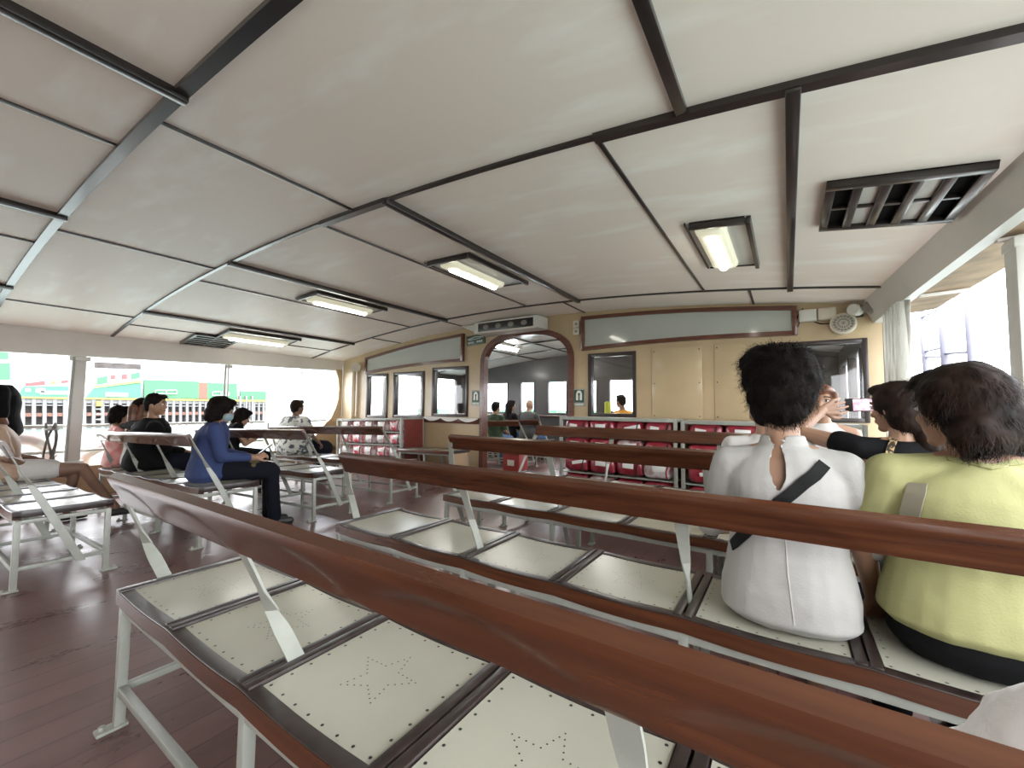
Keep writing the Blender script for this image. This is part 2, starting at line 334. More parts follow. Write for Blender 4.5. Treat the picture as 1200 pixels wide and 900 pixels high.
# pillars
def pillar(x, y, z1, wx, wy, label):
    t = thing('pillar', label, 'pillar', (x, y, .0))
    h0 = .32 if x < -5 else .6
    MB().box((0, 0, (z1+h0)/2), (wx, wy, z1-h0)).build('post', M['white'], t, .02)
    MB().box((0, 0, z1-.04), (wx+(.06 if x < 0 else .01), wy+(.06 if x < 0 else .01), .06)).build('head_plate', M['white'], t, .01)
    MB().box((0, 0, h0+.01), (wx+.06, wy+.06, .03)).build('base_plate', M['white'], t, .008)
    if x < -5:
        MB().tube([(wx/2+.02, -.06, z1-.02), (wx/2+.03, -.07, 1.2), (wx/2+.03, -.07, .35)], .018, 8).build('conduit', M['steel'], t)
    return t
pillar(-8.22, 1.48, 1.79, .10, .15, 'white steel pillar at the left rail between the man in black and the girl in pink')
t = pillar(-8.25, 3.35, 1.85, .05, .035, 'thin pale post on the left side opening behind the woman in blue')
t = pillar(1.06, 3.28, 2.08, .12, .15, 'white square pillar at the right side opening, at the right edge of the photo')

# left rail: two long tubes, with a rope bundle tied at the pillar
rail = thing('side_rail', 'white two bar guard rail along the left side of the deck', 'railing', (-8.3, 1.2, .3))
for z in (.52, .17): MB().tube([(0, -4.3, z), (0, 4.1, z)], .022, 8).build('rail_bar', M['white'], rail)
for y in (-3.2, -1.2, 3.0): MB().tube([(0, y, 0), (0, y, .54)], .02, 8).build('stanchion', M['white'], rail)
rp = thing('rope_bundle', 'grey rope and shackles knotted to the left rail beside the white pillar', 'rope', (-8.27, 1.27, .62))
mb = MB()
for k in range(5):
    a = k*1.3; pts = [(.025+.035*math.cos(a+tt*3), .05*math.sin(a*1.7+tt*2.3)*1.0, -.26+.5*tt+.02*math.sin(9*tt+k)) for tt in [i/10 for i in range(11)]]
    mb.tube(pts, .013, 6)
mb.build('rope', M['rope'], rp)
MB().tube([(.03+.05*math.cos(a), .06*math.sin(a), .16) for a in [i*2*PI/12 for i in range(13)]], .014, 6).build('shackle', M['grey'], rp)
for k, (y, z, s, lab) in enumerate(((.95, .42, 1.0, 'white ring float hung outside the left rail before the pillar'), (1.95, .30, .85, 'white ring float hung outside the left rail beside the pink dress'))):
    t = thing('ring_float', lab, 'float', (-8.52, y, z), 0, 'ring floats on the left rail'); t.rotation_euler = (0, R(18), 0)
    pts = [(0, .36*s*math.cos(a), .27*s*math.sin(a)) for a in [i*2*PI/24 for i in range(25)]]
    MB().tube(pts, .085*s, 10, cap=False).build('ring', M['float_w'], t, smooth=60)
    for q in range(4):
        a = PI/4+q*PI/2; c = V((0, .36*s*math.cos(a), .27*s*math.sin(a))); d = V((0, -math.sin(a)*.36, math.cos(a)*.27)).normalized()
        MB().tube([c-d*.03, c+d*.03], .09*s, 10).build('band', M['pale'], t)

# ------------------------------------------------------------------ bulkhead with windows and arched doorway
def tri_wall(outer, holes, y0, y1, name, m):
    bm = bmesh.new(); edges = []
    for loop in [outer]+holes:
        vs = [bm.verts.new((p[0], y0, p[1])) for p in loop]
        edges += [bm.edges.new((vs[i], vs[(i+1) % len(vs)])) for i in range(len(vs))]
    r = bmesh.ops.triangle_fill(bm, use_beauty=True, use_dissolve=False, edges=edges)
    fs = [g for g in r['geom'] if isinstance(g, bmesh.types.BMFace)]
    e = bmesh.ops.extrude_face_region(bm, geom=fs); bmesh.ops.translate(bm, vec=(0, y1-y0, 0), verts=[g for g in e['geom'] if isinstance(g, bmesh.types.BMVert)])
    bmesh.ops.recalc_face_normals(bm, faces=bm.faces)
    me = bpy.data.meshes.new(name); bm.to_mesh(me); bm.free(); me.materials.append(m)
    return link(name, me)
# doorway outline (arched head)
dl, dr, dz = -4.31, -2.65, 2.02
def arch(inset=0, zb=-.02):
    l = dl+inset; r = dr-inset; c = (l+r)/2; a = (r-l)/2; n = 3.2; pts = [(l, zb)]
    for i in range(25):
        th = PI-PI*i/24; ct, st = math.cos(th), math.sin(th)
        pts.append((c+a*math.copysign(abs(ct)**(2/2.6), ct), 1.86+(2.345-inset-1.86)*abs(st)**(2/2.3)))
    pts.append((r, zb)); return pts
wins = [(-7.36, -6.70, .90, 1.80), (-6.53, -5.68, .92, 1.81), (-5.47, -4.62, .97, 1.86), (-2.39, -1.70, 1.03, 1.93), (-.02, .70, 1.03, 1.91)]
outer = [(-8.2, deck_z(-8.2)-.02), (-3.85, -.02)]
a_ = arch(); outer += [a_[0]]+a_[1:-1]+[a_[-1]]
outer += [(.82, -.02)]+[(x, ceil_z(x)) for x in np.linspace(.82, -8.2, 40)]
tri_wall(outer, [[(a, c), (b, c), (b, d), (a, d)] for a, b, c, d in wins], D, D+.07, 'wall_front', M['cream'])['kind'] = 'structure'
# door casing
o_, i_ = arch(-.035, .0), arch(.05, .0)
mb = MB(); n = len(o_)
for k in range(n-1):
    q = [o_[k], o_[k+1], i_[k+1], i_[k]]
    mb.add([(p[0], D-.03, p[1]) for p in q]+[(p[0], D+.09, p[1]) for p in q], [(0, 1, 2, 3), (7, 6, 5, 4), (0, 4, 5, 1), (3, 2, 6, 7), (0, 3, 7, 4), (1, 5, 6, 2)])
struct(mb.build('door_1', M['wood_d'], None, smooth=40))
for k, (a, b, c, d) in enumerate(wins):
    t = bpy.data.objects.new('window_%d' % (k+1), None); C.objects.link(t); t.location = ((a+b)/2, D, c); struct(t)
    w2 = (b-a)/2; h = d-c; fr = .05 if k < 4 else .045; dp = .06
    mb = MB()
    for bx in (((-w2+fr/2, 0, h/2), (fr, dp+.05, h)), ((w2-fr/2, 0, h/2), (fr, dp+.05, h)), ((0, 0, fr/2), (2*w2-2*fr, dp+.05, fr)), ((0, 0, h-fr/2), (2*w2-2*fr, dp+.05, fr))): mb.box((bx[0][0], .03, bx[0][2]), bx[1])
    mb.build('window_frame', M['winframe'], t, .005)
    MB().box((0, .045, h/2), (2*w2-2*fr, .006, h-2*fr)).build('window_pane', M['glass'], t)
# wall strips below the left windows: brown ledge and gathered clear plastic
mb = MB().box((-5.02, D-.03, .905), (1.30, .05, .1)); trim(mb, M['wood_d'], .006)
mb = MB()
for k in range(3):
    x0 = -5.6+k*.42
    rings = []
    for i in range(9):
        u = i/8; x = x0+u*.42; s = math.sin(PI*u); rings.append([(x, D-.065-.012*s, .955), (x, D-.06-.012*s, .955), (x, D-.075-.02*s, .955-.015-.055*s), (x, D-.085-.02*s, .955-.015-.055*s)])
    mb.loft(rings)
tag(mb.build('plastic_swag', M['whitelab'], None, smooth=70), 'clear plastic sheeting gathered in scallops along the brown ledge under the left windows', 'plastic sheet')
# flat access panels on the right of the wall
for k, (a, b, lab) in enumerate(((-1.49, -.88, 'cream access panel screwed to the wall right of the square window'), (-.74, -.06, 'cream access panel on the wall behind the curly haired woman'))):
    t = thing('access_panel', lab, 'panel', (a/2+b/2, D-.008, 1.02), 0, 'cream access panels on the bulkhead')
    MB().box((0, 0, .46), (b-a, .012, .92)).build('plate', M['cream_l'], t, .003)
    for x in (-1, 1):
        for z in (.04, .46, .88): MB().tube([(x*((b-a)/2-.03), -.009, z), (x*((b-a)/2-.03), -.004, z)], .008, 8).build('screw', M['nail'], t)
# boards over the windows (glass fronted, framed in mahogany; the top follows the camber)
def board(x0, x1, zt0, zt1, zb0, zb1, lab):
    cx = (x0+x1)/2; t = thing('framed_board', lab, 'framed board', (cx, D-.03, (zb0+zb1)/2), 0, 'frosted boards over the windows'); oz = (zb0+zb1)/2
    def zt(x): u = (x-x0)/(x1-x0); return min(ceil_z(x)-.012, zt0+(zt1-zt0)*u+.035*math.sin(PI*u))-oz
    def zb(x): u = (x-x0)/(x1-x0); return zb0+(zb1-zb0)*u+.03*math.sin(PI*u)-oz
    n = 16; xs = [x0+(x1-x0)*i/n for i in range(n+1)]; fr = .05
    MB().loft([[(x-cx, .0, zb(x)+.01), (x-cx, .025, zb(x)+.01), (x-cx, .025, zt(x)-.01), (x-cx, .0, zt(x)-.01)] for x in xs]).build('frosted_pane', M['board'], t, smooth=60)
    for f in (lambda x: (zt(x)-fr, zt(x)), lambda x: (zb(x), zb(x)+fr)):
        MB().loft([[(x-cx, -.03, f(x)[0]), (x-cx, .03, f(x)[0]), (x-cx, .03, f(x)[1]), (x-cx, -.03, f(x)[1])] for x in xs]).build('frame_rail', M['wood_d'], t, smooth=60)
    for x in (x0, x1):
        MB().box((x-cx, 0, (zt(x)+zb(x))/2), (fr, .064, zt(x)-zb(x))).build('frame_stile', M['wood_d'], t, .004)
board(-2.46, .08, 2.475, 2.315, 1.98, 1.985, 'long frosted board in a mahogany frame over the wall right of the doorway')
board(-7.36, -4.74, 2.15, 2.43, 1.81, 1.94, 'frosted board in a mahogany frame over the three windows left of the doorway')

# ------------------------------------------------------------------ ceiling lamps, vents
def lamp(x0, x1, y0, y1, lab):
    cx = (x0+x1)/2; t = thing('ceiling_lamp', lab, 'ceiling lamp', (cx, (y0+y1)/2, ceil_z(cx)), 0, 'fluorescent ceiling lamps')
    t.rotation_euler = (0, math.atan(.0362*(cx+3.3)), 0)
    L = y1-y0; W = x1-x0
    MB().box((0, 0, -.006), (W, L, .012)).build('base_plate', M['white'], t, .003)
    MB().box((W/2-.014, 0, -.025), (.028, L, .05)).box((0, -L/2+.014, -.025), (W-.06, .028, .05)).build('frame', M['mould'], t, .003)
    MB().box((-W/2+.006, 0, -.012), (.012, L, .022)).box((0, L/2-.006, -.012), (W-.04, .012, .022)).build('edge_strip', M['mould_dull'], t)
    hx = -W*.12; hw = .2
    def ring(y, k): return [(hx+hw/2*k*math.cos(a)*1.0, y, -.012-.055*k*max(0, math.sin(a))**.6) for a in [PI*i/10 for i in range(11)]]
    MB().loft([ring(-L/2+.07, .75), ring(-L/2+.10, 1), ring(-L/2+.16, 1)]).build('end_cap', M['lampbody'], t, smooth=50)
    MB().loft([ring(L/2-.16, 1), ring(L/2-.10, 1), ring(L/2-.07, .75)]).build('end_cap', M['lampbody'], t, smooth=50)
    MB().loft([ring(-L/2+.16, .97), ring(0, .97), ring(L/2-.16, .97)]).build('diffuser', M['lampbody'], t, smooth=50)
    MB().tube([(hx, -L/2+.15, -.058), (hx, L/2-.15, -.058)], .036, 12).build('tube', M['lamp'], t, smooth=50)
lamp(-.57, -.17, 2.97, 4.0, 'lit fluorescent lamp in a dark framed recess, first from the right ceiling vent')
lamp(-2.93, -2.36, 2.85, 3.87, 'lit fluorescent lamp overhead in front of the arched doorway')
lamp(-5.15, -4.66, 2.80, 3.85, 'lit fluorescent lamp on the ceiling above the left bench rows')
lamp(-7.62, -7.05, 2.85, 3.98, 'lit fluorescent lamp nearest the left side opening')
def vent(x0, x1, y0, y1, lab, tilt):
    cx = (x0+x1)/2; cy = (y0+y1)/2; t = thing('ceiling_vent', lab, 'vent', (cx, cy, ceil_z(cx)-.002), 0, 'ceiling vents'); t.rotation_euler = (0, math.atan(.0362*(cx+3.3)), 0)
    W = x1-x0; L = y1-y0
    MB().box((0, 0, -.003), (W, L, .006)).build('backing', M['black_m'], t)
    mb = MB(); b = .042
    for y in (-L/2+b/2, L/2-b/2): mb.box((0, y, -.02), (W, b, .04))
    for k in range(6): mb.box((-W/2+b/2+(W-b)*k/5, 0, -.02), (b, L-2*b, .038))
    mb.box((0, 0, -.016), (W-2*b, .022, .028)); mb.build('grille', M['mould'], t, .002)
    cw = (W-b)/5-b
    for k in (1, 3):
        for s in (-1, 1): MB().box((-W/2+b+(W-b)*(k+.0)/5+cw/2, s*(L/4-b/4), -.012), (cw*.98, L/2-b*1.2, .01)).build('shutter', M['white'], t, .002)
vent(.19, .80, 2.64, 3.27, 'black slotted ceiling vent with white shutters by the right side opening', 0)
vent(-8.12, -7.52, 2.58, 3.22, 'black slotted ceiling vent beside the lamp nearest the left side opening', 0)

# ------------------------------------------------------------------ fittings on the bulkhead
u = thing('ceiling_blower', 'white box unit with black slatted front under the ceiling above the doorway', 'ventilation unit', (-3.66, D-.16, 2.42))
MB().box((0, .0, .01), (1.22, .3, .19)).build('housing', M['white'], u, .015)
MB().box((-.0, -.151, .01), (1.04, .012, .135)).build('front_panel', M['black'], u, .004)
for k in range(4): MB().ell((-.36+k*.24, -.158, .01), (.055, .006, .038)).build('outlet', M['grey'], u, smooth=60)
MB().box((0, -.15, -.075), (1.14, .02, .018)).build('lip', M['pale'], u, .004)
mb = MB(); mb.prism([(-1.0, .1), (-.61, .1), (-.61, -.05)], lambda x, z: (x, -.05, z), lambda x, z: (x, .15, z)); mb.build('side_duct', M['white'], u)
# emergency exit sign
s = thing('exit_sign', 'dark green exit sign with pale lettering left of the arched doorway', 'sign', (-4.46, D-.012, 2.30)); s.rotation_euler = (0, -R(3.5), 0)
MB().box((0, 0, 0), (.40, .02, .17)).build('plate', M['sign'], s, .004)
mb = MB()
mb.bar((-.17, -.0125, .02), (.02, -.0125, .055), .004, .012).bar((-.02, -.0125, .055), (.17, -.0125, .03), .004, .012).bar((-.14, -.0125, .005), (.12, -.0125, .02), .004, .008)
for k in range(5): mb.box((-.155+k*.026, -.0125, -.04), (.016, .004, .03))
for k in range(4): mb.box((.04+k*.032, -.0125, -.035), (.02, .004, .03))
mb.build('lettering', M['signw'], s)
# two life jacket signs
def jacket_sign(x, z, sc, lab, par=None):
    s = thing('life_jacket_sign', lab, 'sign', (x, D-.008, z), 0, 'life jacket signs by the doorway')
    MB().box((0, 0, 0), (.20*sc, .012, .27*sc)).build('plate', M['sign2'], s, .003)
    MB().box((0, -.007, .02*sc), (.165*sc, .003, .19*sc)).build('panel', M['sign'], s)
    mb = MB(); pts = [(-.05, -.06), (-.05, .03), (-.035, .075), (0, .09), (.035, .075), (.05, .03), (.05, -.06), (.012, -.06), (.012, .01), (.022, .035), (0, .055), (-.022, .035), (-.012, .01), (-.012, -.06)]
    mb.add([(p[0]*sc, -.0095, (p[1]+.02)*sc) for p in pts], [(0, 1, 12, 13), (1, 2, 11, 12), (2, 3, 10, 11), (3, 4, 9, 10), (4, 5, 8, 9), (5, 6, 7, 8)])
    o = mb.build('pictogram', M['signw'], s)
    mb = MB()
    for k in range(6): mb.box(((-.062+k*.025)*sc, -.0085, -.105*sc), (.015*sc, .003, .026*sc))
    mb.build('caption', M['signw'], s)
jacket_sign(-2.53, 1.30, .95, 'green life jacket sign with white pictogram on the wall right of the doorway')
jacket_sign(-4.44, 1.30, .95, 'green life jacket sign with white pictogram on the wall left of the doorway')
sw = thing('switch_box', 'white double switch box on the wall between doorway and long board', 'switch', (-2.57, D-.02, 2.32))
for z in (.06, -.05): MB().box((0, 0, z), (.10, .04, .10)).build('cover', M['beige'], sw, .006); MB().tube([(0, -.024, z), (0, -.018, z)], .02, 10).build('button', M['grey'], sw)
# round loudspeaker and boxes at the top right corner
sp = thing('loudspeaker', 'round beige loudspeaker on the wall under the right end of the ceiling', 'loudspeaker', (.50, D-.06, 2.06)); sp.rotation_euler = (R(-8), 0, 0)
MB().loft([[(r*math.cos(a), y, r*math.sin(a)) for a in [2*PI*i/28 for i in range(28)]] for r, y in ((.07, .06), (.105, .03), (.115, -.02), (.113, -.04), (.098, -.045))]).build('shell', M['beige'], sp, smooth=40)
mb = MB()
for rr in (.03, .06, .09): mb.tube([(rr*math.cos(a), -.05, rr*math.sin(a)) for a in [2*PI*i/24 for i in range(25)]], .003, 5, cap=False)
for k in range(16): a = PI*k/8; mb.bar((.012*math.cos(a), -.049, .012*math.sin(a)), (.098*math.cos(a), -.049, .098*math.sin(a)), .003, .003)
mb.build('grille', M['beige'], sp)
MB().tube([(0, -.040, 0), (0, -.047, 0)], .097, 28).build('cone', M['grey'], sp)
for x, z, wd, lab, m in ((.20, 2.19, .16, 'white junction box on the wall next to the long board', 'white'), (.37, 2.19, .16, 'beige junction box on the wall above the round loudspeaker', 'beige')):
    t = thing('junction_box', lab, 'junction box', (x, D-.04, z), 0, 'junction boxes'); MB().box((0, 0, 0), (wd, .07, .13)).build('case', M[m], t, .012); MB().box((0, -.037, 0), (wd-.02, .008, .11)).build('lid', M[m], t, .004)
fl = thing('wall_lamp', 'white spotlight on a grey bracket beside the round loudspeaker', 'lamp', (.60, D-.12, 2.19)); fl.rotation_euler = (0, 0, R(-25))
MB().loft([[(r*math.cos(a), y, r*math.sin(a)) for a in [2*PI*i/20 for i in range(20)]] for r, y in ((.03, .08), (.055, .06), (.06, -.05), (.05, -.06))]).build('head', M['white'], fl, smooth=40)
MB().box((0, .1, 0), (.05, .06, .12)).build('bracket', M['black'], fl, .005)
MB().loft([[(r*math.cos(a)+.12, y, r*math.sin(a)) for a in [2*PI*i/20 for i in range(20)]] for r, y in ((.055, .05), (.055, -.03), (.045, -.04))]).build('rear_housing', M['grey'], fl, smooth=40)
cb = MB(); cb.tube([(.12, D-.02, 2.25), (.16, D-.025, 2.28), (.15, D-.025, 2.2), (.11, D-.025, 2.08), (.095, D-.02, 2.06), (.09, D-.02, 2.12), (.12, D-.02, 2.22)], .006, 6); cb.tube([(.26, D-.02, 2.12), (.31, D-.03, 2.09), (.38, D-.03, 2.085), (.42, D-.03, 2.10)], .006, 6)
tag(cb.build('cable', M['black'], None, smooth=60), 'black cable looping between the long board and the junction boxes', 'cable')
# small lamp horn at the top left corner
hn = thing('wall_horn', 'beige horn loudspeaker at the top of the cream pipe left of the windows', 'loudspeaker', (-7.62, D-.1, 1.95)); hn.rotation_euler = (0, 0, R(55))
MB().loft([[(r*math.cos(a), y, r*math.sin(a)) for a in [2*PI*i/20 for i in range(20)]] for r, y in ((.03, .14), (.04, .05), (.06, 0), (.09, -.1), (.095, -.12), (.085, -.12))]).build('horn', M['beige'], hn, smooth=40)
MB().box((0, .12, .05), (.06, .06, .1)).build('bracket', M['grey'], hn, .005)
# cream pipe and arched end panel at the left end of the bulkhead
t = thing('corner_pipe', 'cream vertical pipe at the left end of the bulkhead', 'pipe', (-7.72, D-.07, deck_z(-7.72)))
MB().tube([(0, 0, 0), (0, 0, 2.05)], .045, 12).build('pipe', M['cream_l'], t, smooth=60); MB().tube([(0, 0, 1.0), (0, 0, 1.05)], .055, 12).build('clip', M['cream'], t)
poly = [(D, .2), (4.7, .2), (4.7, .28), (4.93, .40), (5.17, .69), (5.36, .87), (5.47, 1.1), (5.52, 1.3), (5.53, 1.55), (5.50, 1.75), (5.43, 1.93), (D, 1.93)]
bm = bmesh.new(); vs_ = [bm.verts.new((-8.22, p[0], p[1])) for p in poly]; ed = [bm.edges.new((vs_[i], vs_[(i+1) % len(vs_)])) for i in range(len(vs_))]
r_ = bmesh.ops.triangle_fill(bm, use_beauty=True, edges=ed); ex = bmesh.ops.extrude_face_region(bm, geom=[g for g in r_['geom'] if isinstance(g, bmesh.types.BMFace)]); bmesh.ops.translate(bm, vec=(-.05, 0, 0), verts=[g for g in ex['geom'] if isinstance(g, bmesh.types.BMVert)])
bmesh.ops.recalc_face_normals(bm, faces=bm.faces); me = bpy.data.meshes.new('trim'); bm.to_mesh(me); bm.free(); me.materials.append(M['cream']); TN[0] += 1; struct(link('trim_%d' % TN[0], me))
# clear vinyl curtains gathered at the side openings
def curtain(x, y0, y1, z0, z1, amp, waves, lab, flare=0):
    mb = MB(); t = []
    n = 60
    for i in range(n):
        pass
    def fn(uu, vv):
        z = z0+(z1-z0)*vv; sp_ = 1+flare*(1-vv)
        yy = y0+(y1-y0)*uu*sp_; return (x+amp*math.sin(uu*waves*2*PI+.6*math.sin(vv*3)), yy, z)
    mb.sheet(fn, n, 10, .004, (1, 0, 0))
    return tag(mb.build('vinyl_curtain', M['vinyl'], None, smooth=70), lab, 'curtain', 'clear vinyl side curtains')
curtain(-8.16, 3.95, 4.75, .35, 1.82, .035, 7, 'clear vinyl curtain gathered at the left side opening beside the floral shirt', .12)
curtain(.80, 4.55, 5.15, .62, 2.06, .045, 8, 'clear vinyl curtain bunched at the right end of the bulkhead')

# ------------------------------------------------------------------ benches
NP, PW = 6, .465; BL = NP*PW
def sag(x):
    u = ((x+BL/2) % PW)/PW; return -.008*math.sin(PI*min(1, max(0, u)))
def make_bench(name, label, group):
    t = thing(name, label, 'bench', (0, 0, 0), 0, group)
    xs = [-BL/2+BL*i/(NP*8) for i in range(NP*8+1)]
    for s in (-1, 1):
        rings = [[(x, s*.23, .475+sag(x)), (x, s*.192, .475+sag(x)), (x, s*.192, .425+sag(x)), (x, s*.23, .43+sag(x))] for x in xs]
        MB().loft(rings).build('seat_rail', M['wood'], t, smooth=35)
    mb = MB()                                   # dark varnished edging, ends and dividers
    for s in (-1, 1): mb.loft([[(x, s*.229, .4755+sag(x)), (x, s*.19, .4755+sag(x)), (x, s*.19, .479+sag(x)), (x, s*.226, .479+sag(x))] for x in xs])
    for k in range(NP+1):
        x = -BL/2+PW*k
        if k in (0, NP): mb.box((x+(.02 if k == 0 else -.02), 0, .458), (.04, .46, .044))
        else:
            for q in (-1, 1): mb.box((x+q*.0165, 0, .462), (.026, .44, .042))
            mb.box((x, 0, .452), (.03, .44, .03))
    mb.build('seat_divider', M['wood_k'], t, .004)
    for k in range(NP):
        xc = -BL/2+PW*(k+.5); a = PW/2-.034; b = .19
        def z(x): return .475+sag(x)
        mb = MB().sheet(lambda u, v: (xc-a+2*a*u, -b+2*b*v, z(xc-a+2*a*u)-.004), 12, 2, .006)
        def dot(x, y, r): mb.add([(x+r*math.cos(i*PI/3), y+r*math.sin(i*PI/3), z(x)+.0026) for i in range(6)], [tuple(range(6))], 1)
        for i in range(8):
            for s in (-1, 1): dot(xc-a+.014+(2*a-.028)*i/7, s*(b-.013), .0042)
        for i in range(1, 7):
            for s in (-1, 1): dot(xc+s*(a-.014), -b+.013+(2*b-.026)*i/7, .0042)
        P = [((.095 if i % 2 == 0 else .042)*math.sin(i*PI/5), (.095 if i % 2 == 0 else .042)*math.cos(i*PI/5)) for i in range(10)]
        for i in range(10):
            for q in range(4):
                u = q/4; dot(xc+P[i][0]*(1-u)+P[(i+1) % 10][0]*u, P[i][1]*(1-u)+P[(i+1) % 10][1]*u, .0023)
        mb.build('seat_panel', [M['panel'], M['nail']], t, smooth=40)
    st = (-BL/2+.018, -PW, PW, BL/2-.018)
    mb = MB()
    for s in (-1, 1): mb.box((0, s*.205, .41), (BL-.03, .028, .028)).box((0, s*.205, .13), (BL-.06, .026, .026))
    for x in st: mb.box((x, 0, .41), (.028, .40, .026)).box((x, 0, .13), (.026, .40, .024))
    mb.build('stretcher', M['steel'], t, .003)
    for x in st:
        for s in (-1, 1):
            MB().box((x, s*.205, .21), (.03, .03, .42)).box((x, s*.225, .006), (.045, .085, .012)).tube([(x, s*.25, .01), (x, s*.25, .026)], .011, 6).build('leg', M['steel'], t, .003)
    # swinging back: supports twisted flat bars, and a plank scooped for each sitter
    k = .455
    def line(z): return -.085-k*(z-.47)
    for x in (-BL/2-.012, -PW, PW, BL/2+.012):
        rings = []
        for z, tw, wd in ((.11, 0, .045), (.44, 0, .045), (.57, 0, .043), (.63, .5, .032), (.69, 1, .036), (.75, 1, .042), (.88, 1, .042)):
            ang = tw*PI/2; c = V((x-(math.copysign(.11*max(0, (z-.47)/.4), x) if abs(x) > BL/2 else 0), line(z), z)); d1 = V((0, 1, 0)) if tw == 0 else V((math.sin(ang), math.cos(ang), 0)); n1 = V((-d1.y, d1.x, 0)); h = .007
            rings.append([c+d1*wd/2+n1*h/2, c-d1*wd/2+n1*h/2, c-d1*wd/2-n1*h/2, c+d1*wd/2-n1*h/2])
        MB().loft(rings).build('back_support', M['steel'], t, smooth=25)
    L2 = BL/2-.10; nx, ns = 144, 9; H = .107; ang = math.atan(k); z0 = .809
    def fn(side):
        P = []
        for i in range(nx+1):
            x = -L2+2*L2*i/nx; row = []
            u = ((x+BL/2) % PW)/PW-.5 if abs(x) < BL/2 else .5
            for j in range(ns+1):
                s = j/ns; e = (u/.46)**2+(s/.78)**2; sc = max(0, 1-e); sc = min(1, sc*3.5); sc = sc*sc*(3-2*sc)*min(1, s/.22)
                th = .018-.0042*sc
                if j == ns: th *= .72
                if j == 0: th *= .85
                yy = line(z0+H*s*math.cos(ang)); row.append(V((x, yy+side*th*math.cos(ang), z0+H*s*math.cos(ang)+side*th*math.sin(ang))))
            P.append(row)
        return P
    A, B = fn(-1), fn(1); W = ns+1; mb = MB(); vs = [p for r in A for p in r]+[p for r in B for p in r]; K = (nx+1)*W; fs = []
    for i in range(nx):
        for j in range(ns):
            a = i*W+j; fs += [(a, a+W, a+W+1, a+1), (K+a, K+a+1, K+a+W+1, K+a+W)]
        a = i*W; fs.append((a, K+a, K+a+W, a+W)); a = i*W+ns; fs.append((a, a+W, K+a+W, K+a))
    for j in range(ns):
        a = j; fs.append((a, a+1, K+a+1, K+a)); a = nx*W+j; fs.append((a, K+a, K+a+1, a+1))
    mb.add(vs, fs); mb.build('backrest', M['wood'], t, smooth=38)
    return t
RC = -2.08+BL/2; LC = -3.92-BL/2
b0 = make_bench('deck_bench', 'nearest long bench with mahogany back and empty cream perforated seats', 'slatted saloon benches')
b0.location = (RC+.05, .73, 0)
b2 = dup(b0, (RC-.08, 1.69, 0), (0, 0, 0), 'long bench on which the white blouse and the yellow top sit')
b3 = dup(b0, (RC-.14, 2.64, 0), (0, 0, 0), 'long bench directly in front of the two large seated women')
b4 = dup(b0, (RC-.26, 3.60, 0), (0, 0, 0), 'bench with its back swung over, nearest the red life jacket racks')
for ch in b4.children:
    if ch.name.split('.')[0] in ('backrest', 'back_support'): ch.rotation_euler = (0, 0, PI)
for b_, dz in ((b2, -.02), (b3, .03), (b4, .05)):
    for ch in b_.children:
        if ch.name.split('.')[0] == 'backrest': ch.location.z = dz
tl = -.034; zc = deck_z(LC)
for y, lab in ((.70, 'bench at the left edge of the photo beside the man in black shorts pose'), (1.66, 'left bench with the woman in the blue cardigan at its end'), (2.62, 'left bench behind the blue cardigan woman, its near half empty'), (3.58, 'left bench nearest the pale bagged life jackets, floral shirt at its far end')):
    dup(b0, (LC, y, zc), (0, tl, 0), lab)
[o for o in C.objects if o.get('label', '').startswith('bench at the left edge')][0]['label'] = 'cropped bench at the left edge of the photo with white seats'
dup(b0, (-5.50, 6.90, -.05), (0, -.03, 0), 'bench in the forward cabin just inside the arched doorway', 'benches in the forward cabin')
dup(b0, (-5.62, 7.86, -.055), (0, -.03, 0), 'bench in the forward cabin where the bald man sits', 'benches in the forward cabin')
dup(b0, (-1.75, 7.55, 0), (0, 0, 0), 'bench in the forward cabin behind the square window', 'benches in the forward cabin')
# short wall seat under the left windows
t = thing('short_bench', 'short backless seat against the wall left of the doorway', 'bench', (-4.95, 5.13, -.035)); t.rotation_euler = (0, -.03, 0)
for s in (-1, 1): MB().box((0, s*.23, .45), (1.18, .04, .05)).build('seat_rail', M['wood_d'], t, .004)
for k in range(3):
    MB().box((-.39+k*.39, 0, .468), (.33, .42, .012)).build('seat_panel', M['panel'], t, .003)
mb = MB()
for k in range(4): mb.box((-.58+k*.387, 0, .455), (.05, .44, .045))
mb.build('seat_divider', M['wood_k'], t, .003)
for x in (-.56, 0, .56):
    for s in (-1, 1): MB().box((x, s*.21, .21), (.03, .03, .43)).build('leg', M['steel'], t, .003)
MB().box((0, -.21, .41), (1.15, .026, .026)).box((0, .21, .41), (1.15, .026, .026)).box((0, .21, .13), (1.15, .024, .024)).box((0, -.21, .13), (1.15, .024, .024)).build('stretcher', M['steel'], t)
MB().box((.575, 0, .22), (.012, .40, .40)).build('end_panel', M['tan'], t, .002)

